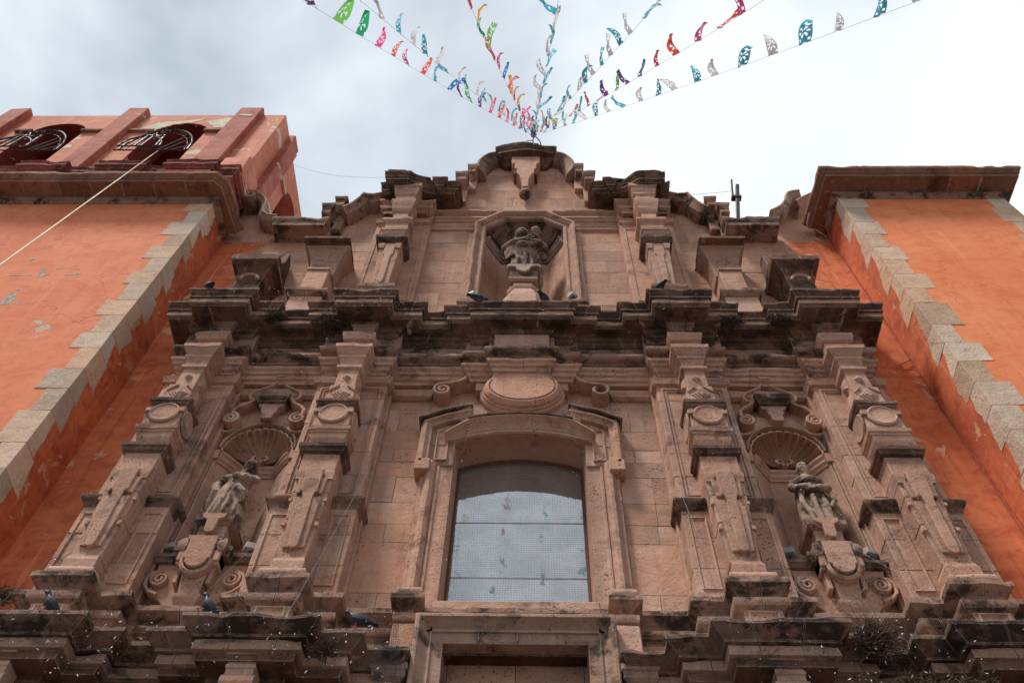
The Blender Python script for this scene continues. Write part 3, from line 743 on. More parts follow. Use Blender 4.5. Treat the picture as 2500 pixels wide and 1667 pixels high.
# ------------------------------------------------------------------ big window
mbs = []
# jamb architraves
jp = [(0, .10), (0, -.06), (.16, -.065), (.175, -.09), (.20, -.09), (.215, -.07), (.235, -.13), (.27, -.165), (.31, -.165), (.345, -.13), (.36, -.09), (.40, -.09), (.42, -.05), (.42, .10)]
for s in (-1, 1):
    path = [(s*.875, 10.30), (s*.875, 7.80)] if s > 0 else [(s*.875, 7.80), (s*.875, 10.30)]
    # offset left of travel must point away from the opening
    pp = psweep(path if True else path, jp, step=.12, ero=.005)
    build('window_jamb', pp, 'carved', F, smooth=25)
    # ear blocks and the wider upper jamb
    ub = MB().box(s*1.26-.10, s*1.26+.10, -.22, .05, 10.06, 10.27)
    build('ear_block', ub, 'carved', F, bevel=.01)
    a, b = sorted((s*.875, s*1.34))
    ub = MB().box(a, b, -.09, .05, 10.27, 11.0); build('upper_jamb', ub, 'carved', F, bevel=.01)
    mb = MB(); x0_, x1_ = sorted((s*1.14, s*.97)); frame(mb, x0_, x1_, 10.35, 10.98, -.095, .035, .03); build('jamb_panel', mb, 'carved', F)
    mb = MB()
    path = [(s*1.30, 10.27), (s*1.38, 10.27), (s*1.38, 11.12), (s*.70, 11.40)]
    hoodp = [(0, .05), (0, -.13), (-.02, -.18), (-.05, -.22), (-.09, -.22), (-.10, -.19), (-.13, -.17), (-.16, -.17), (-.16, .05)]
    path = [(s*1.37, 10.22), (s*1.37, 11.10), (s*1.05, 11.27), (s*.70, 11.39)]
    if s > 0: hp_ = [(-o_, y_) for o_, y_ in hoodp]; 
    else: hp_ = hoodp
    build('hood_mould', psweep(path, [(o_*1.0, y_) for o_, y_ in hp_], step=.1, ero=.006), 'carved', F, smooth=28)
    build('hood_drip', psweep([(s*1.40, 11.10), (s*1.06, 11.29), (s*.68, 11.42)], [(-.015*s, .05), (-.015*s, -.25), (.02*s, -.26), (.035*s, -.24), (.035*s, .05)], step=.08, ero=.005), 'soot_shade', F, smooth=28)
    build('hood_end', MB().loft([[(s*.70, .05, 11.05), (s*.86, .05, 11.05), (s*.92, .05, 11.35), (s*.70, .05, 11.43)], [(s*.70, -.17, 11.12), (s*.80, -.12, 11.05), (s*.90, -.20, 11.33), (s*.70, -.24, 11.42)]]), 'carved', F, bevel=.008)
    build('hood_cheek', MB().prism([(s*.64, 11.10), (s*.95, 10.70), (s*1.36, 10.62), (s*1.36, 11.08), (s*.70, 11.36)], -.10, .05), 'carved', F, bevel=.006)
r_ = (WH**2+WR**2)/(2*WR)
path = [(x, seg_arch(x, .98, WS-.03, .22)) for x in [-.98+1.96*i/28 for i in range(29)]]
ap = [(.0, .1), (0, -.13), (.018, -.155), (.045, -.155), (.055, -.135), (.07, -.135), (.085, -.15), (.10, -.145), (.15, -.155), (.20, -.19), (.235, -.235), (.25, -.25), (.275, -.25), (.28, .1)]
tp = [min(1.0, .35+.65*min(i, 28-i)/5) for i in range(29)]
build('arch_moulding', psweep(path, ap, taper=tp), 'carved', F, smooth=28)
path = [(x, seg_arch(x, .98, WS-.03, .22)+.285) for x in [-.72+1.44*i/20 for i in range(21)]]
build('arch_drip', psweep(path, [(0, .05), (0, -.27), (.02, -.275), (.03, -.26), (.03, .05)], ero=.006), 'soot_shade', F, smooth=28)
# window itself
W = anchor('arched_window', F); W['label'] = 'large arched window reflecting the cloudy sky'
def arch_outline(hw, zs, rise, z0, n=24):
    return [(-hw, z0)]+[(x, seg_arch(x, hw, zs, rise)) for x in [-hw+2*hw*i/n for i in range(n+1)]]+[(hw, z0)]
zb0 = 7.98
rows = [(7.98, 8.80), (8.80, 9.72), (9.72, 10.6)]
ys = .40
def pane_mb(z0, z1, top=False):
    mb = MB(); n = 22
    nzr = 14
    zz = [z0+(z1-z0)*j/nzr for j in range(nzr+1)]
    V = []
    for j in range(nzr+1):
        row = []
        for i in range(n+1):
            x = -.85+1.70*i/n
            z = zz[j]
            if top: z = z0+(seg_arch(x, .86, WS, WR)+.02-z0)*j/nzr
            y = ys+.003*nz(x*1.3, 3, z*1.1, 1.4)+.0012*nz(x, 9, z, 3.2)
            row.append((x, y, z))
        V.append(row)
    b = len(mb.v)
    for r0 in V: mb.v += r0
    for j in range(nzr):
        for i in range(n):
            a = b+j*(n+1)+i; mb.f.append((a, a+1, a+n+2, a+n+1))
    # back side for thickness
    b2 = len(mb.v)
    for r0 in V: mb.v += [(x, y+.005, z) for x, y, z in r0]
    for j in range(nzr):
        for i in range(n):
            a = b2+j*(n+1)+i; mb.f.append((a+n+1, a+n+2, a+1, a))
    return mb
for (a, b, t) in ((7.98, 8.79, False), (8.80, 9.71, False), (9.72, 10.0, True)):
    build('pane', pane_mb(a, b, t), 'glass', W, smooth=60)
mb = MB()
for s in (-1, 1): build('window_frame', MB().box(s*.842-.018, s*.842+.018, ys-.05, ys+.04, 7.98, 10.72), 'wood', W, bevel=.005)
build('window_frame', psweep(arch_outline(.84, WS-.0, WR, WS)[1:-1], [(0.02, ys+.04), (0.02, ys-.05), (-.022, ys-.05), (-.022, ys+.04)]), 'wood', W)
for z in (8.795, 9.715): build('glazing_bar', MB().box(-.82, .82, ys-.006, ys+.01, z-.0035, z+.0035), 'wire', W)
build('window_sill', MB().box(-.70, .66, .04, .10, 7.95, 8.015), 'rust', W, bevel=.006)
build('window_sill', MB().box(-.90, .90, -.18, .42, 7.80, 7.955), 'carved', F, bevel=.02, jit=.006)

# fine bird netting stretched over the window opening
def net0(x0_, x1_, z0_, z1_, y_, sp, r):
    mb = MB(); k = int((x1_-x0_)/sp)
    for i in range(k+1):
        x = x0_+(x1_-x0_)*i/k; mb.tube([(x+.004*nz(x, z, 1, 5), y_+.006*nz(x, z, 4, 2), z) for z in [z0_+(z1_-z0_)*j/12 for j in range(13)]], r, 3)
    k = int((z1_-z0_)/sp)
    for i in range(k+1):
        z = z0_+(z1_-z0_)*i/k; mb.tube([(x, y_+.006*nz(x, z, 4, 2), z+.004*nz(x, z, 8, 5)) for x in [x0_+(x1_-x0_)*j/12 for j in range(13)]], r, 3)
    return mb
NETMB = net0(-.93, .93, 8.0, 10.95, -.10, .032, .0008)

# ------------------------------------------------------------------ oval medallion above the window
mc = (0.02, 11.80)
P1 = [(0, .05), (0, -.20), (.01, -.21), (.0, -.22)]
mb = MB().disc_y(mc[0], mc[1], .49, .365, [(.13, .05), (.13, -.12), (.115, -.15), (.095, -.155), (.09, -.19), (.07, -.20), (.065, -.245), (.045, -.27), (.02, -.295), (0, -.30), (-.012, -.27), (-.022, -.27), (-.03, -.306), (-.20, -.306)], 64)
md = build('oval_medallion', mb, 'stone', F, smooth=24, label='blank oval stone medallion over the window')
build('medallion_ledge', MB().box(-.67, .69, -.17, .05, 11.86, 12.03), 'carved', md, bevel=.01)
mb = MB().prism([(-.60, 11.86), (-.57, 11.62), (-.45, 11.60), (-.42, 11.50), (-.33, 11.46), (-.28, 11.33), (.30, 11.33), (.35, 11.46), (.45, 11.50), (.48, 11.60), (.60, 11.62), (.63, 11.86)], -.14, .05)
build('medallion_bracket', mb, 'carved', md, bevel=.01)
build('medallion_plinth', MB().box(-.72, .72, -.08, .05, 11.2, 11.62), 'carved', md, bevel=.01)
for s in (-1, 1):
    pth = [(s*.50, 12.255), (s*.80, 12.255), (s*.79, 12.16), (s*.84, 12.06), (s*.93, 11.99), (s*1.06, 11.95), (s*1.18, 11.93)]
    a0 = 60 if s > 0 else 120
    sp = spiral(s*1.14, 11.80, .135, .02, 70 if s > 0 else 110, -1.7 if s > 0 else 1.7, 44)
    if s > 0: sp = sp[:22]        # the right scroll has lost its eye
    build('scroll', ribbon(pth+sp, .045, -.24), 'carved', F, smooth=40)
build('hood_bracket', MB().prism([(-1.38, 11.2), (-1.05, 11.42), (-1.0, 11.55), (-.90, 11.55), (-.85, 11.42), (-.85, 11.1), (-1.38, 11.1)], -.06, .05), 'carved', F, bevel=.01)
build('hood_bracket', MB().prism([(1.38, 11.2), (1.05, 11.42), (1.0, 11.55), (.90, 11.55), (.85, 11.42), (.85, 11.1), (1.38, 11.1)], -.06, .05), 'carved', F, bevel=.01)

# ------------------------------------------------------------------ niche bays
def bx(mb, cx, s, x0, x1, y0, y1, z0, z1):
    a, b = sorted((cx+s*x0, cx+s*x1)); return mb.box(a, b, y0, y1, z0, z1)
for s in (-1, 1):
    c = s*NB
    NI = anchor('niche', F)
    # half octagon lining
    np_ = [(c-.49, .0), (c-.43, .06), (c-.24, .30), (c+.24, .30), (c+.43, .06), (c+.49, .0)]
    mb = MB()
    for i in range(5):
        (a, ya), (b, yb_) = np_[i], np_[i+1]; mb.quad((a, ya, 8.5), (b, yb_, 8.5), (b, yb_, 10.7), (a, ya, 10.7))
    build('niche_lining', mb, 'carved', NI)
    build('niche_impost', inner_mould(np_, [(-.02, 10.40), (.02, 10.41), (.025, 10.44), (.05, 10.47), (.05, 10.52), (.075, 10.55), (.075, 10.59), (-.02, 10.60)], .6), 'carved', NI, smooth=28)
    for t in (-1, 1):
        build('impost_block', MB().box(c+t*.53-.05, c+t*.53+.05, -.05, .05, 10.45, 10.62), 'carved', NI, bevel=.008)
    # scallop shell: ribs radiate from the hinge low at the back up to the arch
    nr, nu, nv = 13, 104, 16; rows_ = []
    hx, hy, hz = c, .24, 10.62
    for j in range(nv+1):
        v = j/nv; row = []
        for i in range(nu+1):
            a = math.pi*i/nu
            rib = abs(math.sin(a*nr)); 
            rr = .465
            ex, ez = c-math.cos(a)*rr*(1+.03*rib), 10.62+math.sin(a)*rr*1.02*(1+.05*rib)
            ey = -.005
            # quarter dome from hinge to rim
            k = math.sin(v*math.pi/2); k2 = 1-math.cos(v*math.pi/2)
            x = hx+(ex-hx)*k; z = hz+(ez-hz)*k**.9; y = hy+(ey-hy)*k2
            dep = .11*(1-rib)*math.sin(min(1, v*1.1)*math.pi*.5)
            y += -dep*.6+.0; z -= dep*.5*math.sin(a); x -= dep*.5*(-math.cos(a))
            row.append((x, y, z))
        rows_.append(row)
    mb = MB(); mb.loft(rows_, closed=False, cap=False)
    build('scallop_shell', mb, 'stone', NI, smooth=60)
    # rim bead of the shell
    pth = [(c-math.cos(math.pi*i/nu)*.465*(1+.045*abs(math.sin(math.pi*i/nu*nr))), 10.62+math.sin(math.pi*i/nu)*.47*(1+.055*abs(math.sin(math.pi*i/nu*nr)))) for i in range(nu+1)]
    mb = MB().tube([(x, -.012, z) for x, z in pth], .015, 6); build('shell_rim', mb, 'quoin', NI, smooth=50)
    for t in (-1, 1):
        sp = spiral(c+t*.075, 10.68, .045, .01, 90, -t*1.4, 22)
        build('shell_scroll', psweep([(c+t*.02, 10.60)]+sp, [(-.012, .26), (-.012, .16), (.012, .16), (.012, .26)]), 'carved', NI, smooth=40)
    # carved crest over the niche
    CR = build('crest_panel', MB().prism([(c-.50, 11.0), (c-.50, 11.22), (c-.36, 11.22), (c-.36, 11.31), (c-.27, 11.31), (c-.27, 11.41), (c+.25, 11.41), (c+.25, 11.31), (c+.33, 11.31), (c+.33, 11.22), (c+.50, 11.22), (c+.50, 11.0), (c+.44, 11.0)]+[(c+.50*math.cos(R(a)), 10.66+.545*math.sin(R(a))) for a in range(40, 141, 8)]+[(c-.44, 11.0)], -.028, .01), 'carved', F, bevel=.005)
    for t in (-1, 1):
        sx = c+t*.50-.02
        pth = [(c+t*.235, 11.70), (c+t*.26, 11.62), (c+t*.33, 11.53), (c+t*.43, 11.47), (c+t*.50, 11.38), (c+t*.49, 11.24)]
        build('crest_scroll', ribbon(pth, .05, -.17), 'carved', CR, smooth=40)
        sp = spiral(c+t*.47, 11.12, .115, .015, 90, t*1.8, 46)
        build('crest_volute', ribbon(sp, .045, -.22), 'carved', CR, smooth=40)
        build('volute_shelf', psweep([(c+t*x_, z_) for x_, z_ in arc(.47, 11.12, .165, 250 if t > 0 else 250, 320, 8)] if False else [(sx+.155*math.cos(R(a)), 11.12+.155*math.sin(R(a))) for a in (range(200, 325, 14) if t > 0 else range(215, 341, 14))], [(-.02, .0), (-.02, -.09), (.02, -.09), (.02, .0)]), 'carved', CR, smooth=40)
        og = [(c+t*.24, 11.62), (c+t*.35, 11.66), (c+t*.375, 11.74), (c+t*.34, 11.83), (c+t*.22, 11.91), (c+t*.10, 11.99), (c+t*.015, 12.14)]
        build('crest_ogee', ribbon(og, .04, -.15), 'carved', CR, smooth=40)
    build('crest_cap', ress(c, .20, -.19, [(0, 11.52), (.02, 11.56), (.05, 11.60), (.055, 11.69), (.03, 11.71)], yb=-.01, ero=.008), 'grime_shade', CR, smooth=28)
    tu = [(c-.19, 11.54), (c-.17, 11.47), (c-.12, 11.45), (c-.11, 11.34), (c-.085, 11.32), (c-.085, 11.22), (c-.06, 11.19), (c+.06, 11.19), (c+.085, 11.22), (c+.085, 11.32), (c+.11, 11.34), (c+.12, 11.45), (c+.17, 11.47), (c+.19, 11.54)]
    build('crest_pendant', MB().prism(tu, -.15, 0), 'carved', CR, bevel=.008)
    fi = MB().sphere((c, -.13, 12.245), .06).join(MB().box(c-.075, c+.075, -.20, 0, 12.13, 12.19)); build('crest_finial', fi, 'carved', CR, smooth=40)
    # frame lines beside the niche
    for t in (-1, 1):
        build('niche_side_strip', MB().box(c+t*.555-.018, c+t*.555+.018, -.035, .02, 8.6, 10.45), 'carved', F, bevel=.006)
    for t in (-1, 1):
        a_, b_2 = sorted((c+t*.50, c+t*.525))
        build('niche_bead', MB().box(a_, b_2, -.022, .02, 8.62, 10.42), 'stone', F, bevel=.005)
    build('arch_bead', psweep([(c+.515*math.cos(R(a)), 10.66+.545*math.sin(R(a))) for a in range(2, 179, 8)], [(-.014, .0), (-.014, -.045), (0, -.058), (.016, -.045), (.016, 0)]), 'stone', F, smooth=40)
    # sill, corbel and apron
    pl = [(c-.55, .02), (c-.55, -.16), (c-.30, -.16), (c-.30, -.26), (c+.30, -.26), (c+.30, -.16), (c+.55, -.16), (c+.55, .02)]
    add_sweep('niche_sill', pl, [(-.04, 8.47), (0, 8.49), (.01, 8.53), (.03, 8.55), (.03, 8.60), (0, 8.615)], 'grime_shade', yb=.4, ero=.012, seed=s*2.2)
    AP = build('apron', MB().prism([(c-.52, 8.48), (c-.50, 8.36), (c-.52, 8.32)]+[(c-.50-.0, 8.10)]+[(c-.55+.30*math.sin(R(a)), 7.78+.26*math.cos(R(a))) for a in range(15, 91, 12)]+[(c+.55-.30*math.sin(R(a)), 7.78+.26*math.cos(R(a))) for a in range(90, 14, -12)]+[(c+.50, 8.10), (c+.52, 8.32), (c+.50, 8.36), (c+.52, 8.48)], -.12, .02), 'carved', F, bevel=.008)
    for t in (-1, 1):
        sp = spiral(c+t*.40, 8.22, .105, .018, 90 if t > 0 else 90, t*(-1.9), 48)
        tail = [(c+t*.36, 8.00), (c+t*.46, 8.04), (c+t*.535, 8.12), (c+t*.545, 8.22), (c+t*.50, 8.30), (c+t*.44, 8.325)]
        build('apron_volute', ribbon(tail+sp, .038, -.19, -.1), 'carved', AP, smooth=40)
    # corbel: half-round plaque with ears, tapering tongue, foot moulding
    cb = build('corbel', MB().box(c-.24, c+.24, -.30, 0, 8.33, 8.50), 'carved', F, bevel=.01)
    hr = [(c-.155, 8.70), (c-.155, 8.37)]+[(c+.125*math.cos(R(a)), 8.355+.12*math.sin(R(a))) for a in range(180, 361, 20)]+[(c+.155, 8.37), (c+.155, 8.70)]
    build('plaque', MB().prism(hr, -.365, -.2), 'carved', cb, bevel=.008)
    build('plaque_roll', psweep([(c+.155*math.cos(R(a)), 8.35+.16*math.sin(R(a))) for a in range(175, 366, 10)], [(-.03, -.2), (-.03, -.33), (0, -.35), (.02, -.33), (.02, -.2)]), 'carved', cb, smooth=40)
    for t in (-1, 1):
        build('corbel_ear', MB().box(c+t*.20-.04, c+t*.20+.04, -.33, -.05, 8.36, 8.52), 'carved', cb, bevel=.01)
        build('corbel_scroll', ress(c+t*.225, .035, -.34, [(0, 8.50), (.01, 8.53), (.02, 8.60), (0, 8.66), (-.02, 8.70)], yb=-.1), 'cornice', cb, smooth=40)
        build('corbel_drop', MB().box(c+t*.185-.025, c+t*.185+.025, -.25, -.05, 8.10, 8.33), 'carved', cb, bevel=.008)
    build('corbel_tongue', MB().frus(c-.11, c+.11, -.20, -.05, 7.94, c-.155, c+.155, -.27, -.05, 8.33), 'carved', cb, bevel=.01)
    build('corbel_foot', ress(c, .125, -.21, [(-.03, 7.84), (.0, 7.87), (.03, 7.93), (.03, 7.96)], yb=-.1), 'carved', cb, smooth=28)
    build('corbel_cap', ress(c, .155, -.30, [(0, 8.60), (.02, 8.63), (.045, 8.66), (.045, 8.72), (.02, 8.73)], yb=.0, ero=.008), 'cornice', cb, smooth=28)
    # statue pedestal
    pd = build('statue_pedestal', MB().frus(c-.155, c+.155, -.27, .15, 8.72, c-.165, c+.165, -.28, .15, 8.98), 'carved', F, bevel=.01)
    build('pedestal_cap', ress(c, .165, -.28, [(0, 8.93), (.03, 8.96), (.06, 8.99), (.07, 9.06), (.05, 9.075)], yb=.15, ero=.006), 'cornice', pd, smooth=28)
    tg = [(c-.15, 9.07), (c-.13, 9.0), (c-.07, 8.97), (c-.06, 8.80), (c-.03, 8.77), (c+.03, 8.77), (c+.06, 8.80), (c+.07, 8.97), (c+.13, 9.0), (c+.15, 9.07)]
    build('pedestal_emblem', MB().prism(tg, -.365, -.25), 'carved', pd, bevel=.008)

# ================================================================== upper tier sculpture
for s in (-1, 1):
    cx = s*PI_; sd_ = s*4.4
    sh = MB().frus(cx-.135, cx+.135, -.47, -.1, 14.32, cx-.20, cx+.20, -.545, -.1, 15.98)
    p = build('upper_pillar', sh, 'carved', F, bevel=.012, jit=.004)
    def sub(name, mb, mat='carved', **k): return build(name, mb, mat, p, **k)
    pts = [(cx-.095, 15.9), (cx-.09, 15.55), (cx-.055, 15.48), (cx-.045, 14.62), (cx, 14.5), (cx+.045, 14.62), (cx+.055, 15.48), (cx+.09, 15.55), (cx+.095, 15.9)]
    sub('tongue', MB().loft([[(x, -.51-.05*(z-14.3)/1.6, z) for x, z in pts], [(x, -.44, z) for x, z in pts]]), bevel=.006)
    for t in (-1, 1): sub('cap_block', ress(cx+t*.155, .045, -.565, [(0, 15.74), (0, 15.79), (.012, 15.82), (.012, 15.9), (0, 15.91)], yb=-.3), smooth=30)
    sub('base_slab', ress(cx, .27, -.58, [(0, 13.9), (0, 14.18), (.03, 14.22), (.04, 14.29), (.02, 14.32)], yb=-.1, ero=.01, seed=sd_), 'cornice', smooth=28)
    sub('capital', ress(cx, .22, -.56, [(0, 15.96), (.04, 16.0), (.05, 16.03), (.07, 16.06), (.075, 16.14), (.05, 16.16)], yb=-.1, ero=.012, seed=sd_), 'soot_shade', smooth=28)
    sub('small_block', ress(cx, .165, -.52, [(0, 16.14), (0, 16.28), (.03, 16.34), (.05, 16.40), (.055, 16.44), (.075, 16.46), (.08, 16.53), (.05, 16.55)], yb=-.1, ero=.01, seed=sd_+1), smooth=28)
    sub('eroded_block', ress(cx, .215, -.545, [(0, 16.54), (0, 16.82), (.03, 16.85), (.065, 16.90), (.07, 16.97), (.04, 16.99)], yb=-.1, ero=.022, seed=sd_+2), smooth=28)
    sub('neck', ress(cx, .14, -.50, [(0, 16.98), (0, 17.40), (.03, 17.44), (.04, 17.50), (.06, 17.54), (.06, 17.62), (.075, 17.66), (.09, 17.74), (.10, 17.78), (.105, 17.90), (.08, 17.94), (.05, 17.97), (.05, 18.15), (.085, 18.2), (.085, 18.28), (.11, 18.33), (.11, 18.45), (.15, 18.5), (.15, 18.62)], yb=-.1, ero=.01, seed=sd_+3), smooth=28)
    sub('side_ledge', ress(cx, .45, -.30, [(0, 17.85), (.0, 18.0), (.04, 18.05), (.05, 18.12)], yb=-.1, ero=.01), 'cornice', smooth=28)
    # big bracket over the bays
    bc = s*3.60
    b_ = build('bracket', ress(bc, .24, -.36, [(-.02, 15.05), (0, 15.2), (.01, 15.45), (.035, 15.62), (.08, 15.77), (.14, 15.88), (.165, 15.90)], yb=.02), 'carved', F, smooth=40)
    build('bracket_slab', ress(bc, .40, -.66, [(0, 15.90), (.02, 15.91), (.02, 15.97), (0, 15.99)], yb=.02, ero=.012), 'soot_shade', b_, smooth=28)
    build('bracket_foot', MB().box(bc-.20, bc+.20, -.50, .02, 15.02, 15.09), 'carved', b_, bevel=.01)
    build('bracket_stem', MB().box(bc-.19, bc+.19, -.47, .02, 14.16, 15.02), 'stone', b_, bevel=.012, jit=.004)
    b2 = build('plinth_block', MB().box(bc-.27, bc+.27, -.50, .02, 13.4, 14.10), 'stone', F, bevel=.012, jit=.004)
    build('plinth_cap', ress(bc, .28, -.52, [(0, 14.04), (.05, 14.09), (.07, 14.12), (.07, 14.19), (.04, 14.21)], yb=.0, ero=.014), 'cornice', b2, smooth=28)
    # outer urn blocks at the ends of the great cornice
    ox = s*4.69
    u = build('urn_block', ress(ox, .21, -.52, [(.08, 13.4), (.10, 13.95), (.13, 14.02), (.08, 14.15), (0, 14.2), (0, 14.50), (.02, 14.54), (.04, 14.60), (.04, 14.66), (.02, 14.68), (.04, 14.8), (.10, 14.92), (.17, 14.98), (.20, 15.0)], yb=.02, ero=.02, seed=s), 'soot_shade', F, smooth=35, label='blackened urn shaped block on the end of the cornice')
    build('urn_slab', ress(ox, .40, -.70, [(0, 15.0), (.015, 15.01), (.015, 15.16), (-.03, 15.2)], yb=.02, ero=.022, seed=s*2), 'soot_shade', u, smooth=28)
    build('urn_ring', psweep([(ox+.15*math.cos(R(a)), 14.53+.16*math.sin(R(a))) for a in range(0, 181, 15)], [(-.03, -.45), (-.03, -.57), (0, -.60), (.03, -.57), (.03, -.45)]), 'carved', u, smooth=40)
    ax = ox-s*.22
    build('urn_spike', MB().loft([[(ox-.34, -.5, 15.18), (ox+.34, -.5, 15.18), (ox+.34, 0, 15.18), (ox-.34, 0, 15.18)], [(ax-.10, -.32, 15.62), (ax+.10, -.32, 15.62), (ax+.10, -.05, 15.62), (ax-.10, -.05, 15.62)], [(ax-.075, -.28, 16.05), (ax+.075, -.28, 16.05), (ax+.075, -.05, 16.05), (ax-.075, -.05, 16.05)]]), 'soot_shade', u, bevel=.012, jit=.02)
    # stepped gable copings, from the low outer slab up to the crown
    def coping(cx_, hw_, yf_, z0_, z1_, seed_=0, mat='cornice', yb_=.35):
        h = z1_-z0_
        pf = [(-.10, z0_), (-.035, z0_+.01), (-.03, z0_+h*.30), (-.045, z0_+h*.36), (-.02, z0_+h*.42), (-.03, z0_+h*.5), (-.005, z0_+h*.62), (.012, z0_+h*.80), (.015, z0_+h*.95), (-.03, z1_)]
        return build('coping_block', ress(s*cx_, hw_, yf_, pf, yb=yb_, ero=.018, seed=seed_+s*1.9), mat, F, smooth=28)
    coping(4.46, .55, -.42, 17.10, 17.42, 1)
    build('coping_back', MB().box(s*4.5-.30, s*4.5+.38, -.1, .45, 17.42, 17.62), 'cornice', F, bevel=.02, jit=.02)
    coping(4.02, .12, -.46, 17.62, 18.02, 2); coping(3.84, .12, -.42, 18.10, 18.46, 3)
    build('coping_stem', MB().box(s*4.02-.13, s*4.02+.13, -.16, .4, 17.1, 17.7), 'cornice', F, bevel=.01)
    build('coping_stem', MB().box(s*3.84-.12, s*3.84+.12, -.16, .4, 17.4, 18.15), 'cornice', F, bevel=.01)
    hump = [(-3.78, 18.02), (-3.68, 18.12), (-3.60, 18.28), (-3.52, 18.50), (-3.46, 18.78), (-3.34, 18.72), (-3.22, 18.70), (-3.02, 18.80)]
    if s > 0: hump = [(-x, z) for x, z in reversed(hump)]
    build('curved_coping', psweep(hump, [(0, .3), (0, -.36), (-.03, -.40), (-.07, -.40), (-.09, -.35), (-.14, -.29), (-.17, -.27), (-.19, -.2), (-.19, .3)], step=.05, ero=.014), 'cornice', F, smooth=28)
    pl = [(3.06, .3), (3.06, -.56), (2.95, -.56), (2.95, -.80), (2.45, -.80)]+[(2.45-.50*i/10, -.80+.22*(1-math.cos(math.pi*i/10))/2) for i in range(1, 11)]+[(1.95, -.66), (1.65, -.66), (1.65, -.57), (1.36, -.57), (1.36, .3)]
    pl = [(-x, y) for x, y in pl] if s < 0 else pl[::-1]
    add_sweep('gable_cornice', pl, [(-.12, 18.52), (-.11, 18.57), (-.09, 18.60), (-.06, 18.61), (-.06, 18.70), (-.03, 18.72), (-.04, 18.76), (0, 18.82), (.015, 18.90), (-.03, 18.93)], 'soot_shade', yb=.32, ero=.022, cuts=[-2.5, -1.9] if s < 0 else [2.0, 2.5], seed=s*7)
    if s < 0:
        build('gable_block', MB().box(-2.93, -2.52, -.72, .2, 18.90, 19.22), 'soot_shade', F, bevel=.03, jit=.03)
        build('gable_block', MB().prism([(-2.5, 18.9), (-2.5, 19.12), (-2.38, 19.12), (-2.2, 19.0), (-2.02, 18.93), (-2.0, 18.88)], -.66, .2), 'soot_shade', F, bevel=.02, jit=.02)
        build('gable_block', MB().box(-3.02, -2.9, -.5, .2, 18.9, 19.05), 'soot_shade', F, bevel=.02, jit=.02)
    else:
        build('gable_block', MB().box(2.42, 2.90, -.60, .2, 18.88, 19.10), 'soot_shade', F, bevel=.03, jit=.05, label='broken squared block on the right gable cornice')
        build('gable_block', MB().prism([(1.72, 18.9), (1.72, 19.05), (1.95, 19.04), (2.2, 18.98), (2.42, 18.90)], -.60, .2), 'soot_shade', F, bevel=.02, jit=.03)
    coping(1.41, .135, -.42, 19.50, 19.88, 5); coping(1.20, .105, -.40, 20.02, 20.40, 6)
    build('coping_stem', MB().box(s*1.42-.14, s*1.42+.14, -.12, .4, 18.9, 19.6), 'stone', F, bevel=.01)
    build('coping_stem', MB().box(s*1.21-.11, s*1.21+.11, -.12, .4, 19.6, 20.1), 'stone', F, bevel=.01)
    # low S-curve wing wall between gable and tower
    wpr = [(0, .5), (0, -.34), (-.02, -.38), (-.05, -.38), (-.065, -.34), (-.12, -.30), (-.14, -.27), (-.15, -.2), (-.15, .5)]
    if s < 0:
        wing = [(-5.72, 18.80), (-5.60, 18.73), (-5.48, 18.58), (-5.40, 18.40), (-5.37, 18.20), (-5.36, 18.0), (-5.31, 17.82), (-5.20, 17.70), (-5.02, 17.66)]
        build('wing_wall', MB().prism([(-6.06, 18.9)]+[(x-.03, z-.04) for x, z in wing]+[(-5.02, 17.14), (-6.06, 17.14)], .02, .5), 'stone', F, bevel=.01)
        build('wing_coping', psweep(wing, wpr, step=.04, ero=.01), 'corona', F, smooth=30)
        build('wing_volute', ribbon([(-5.70, 18.775), (-5.78, 18.81)]+spiral(-5.85, 18.64, .175, .03, 80, 1.5, 40), .07, -.42, .3), 'corona', F, smooth=40)
    else:
        wing = [(4.96, 17.88), (5.08, 17.98), (5.20, 18.12), (5.32, 18.30), (5.40, 18.48), (5.45, 18.66), (5.52, 18.80), (5.64, 18.88), (5.80, 18.93)]
        w2_ = [(5.56, 18.34), (5.70, 18.50), (5.86, 18.64), (6.05, 18.80)]
        build('wing_wall', MB().prism([(4.96, 17.14)]+[(x, z-.05) for x, z in wing[:6]]+[(5.56, 18.5), (5.62, 18.36), (5.86, 18.60), (6.06, 18.76), (6.06, 17.14)], .02, .5), 'stone', F, bevel=.01)
        build('wing_coping', psweep(wing, wpr, step=.04, ero=.012), 'corona', F, smooth=30)
        build('wing_coping', psweep(w2_, wpr, step=.04, ero=.02), 'cornice', F, smooth=30, label='broken outer piece of the curved wing coping')
    # orange plaster recess beside the towers
    a, b = sorted((s*5.08, s*6.06))
    build('plaster_recess', MB().box(a, b, .012, .5, 0, 17.14), 'recess', F)
    # ragged stone edge against the plaster
    z = 13.6; k = 0
    while z < 17.0:
        h = random.uniform(.36, .5); wd = random.choice((.02, .10, .22, .05)); a, b = sorted((s*5.08, s*(5.10+wd)))
        build('wall_stone', MB().box(a, b, -.002, .1, z+.003, z+h-.003), 'stone', F, bevel=.006, jit=.004); z += h

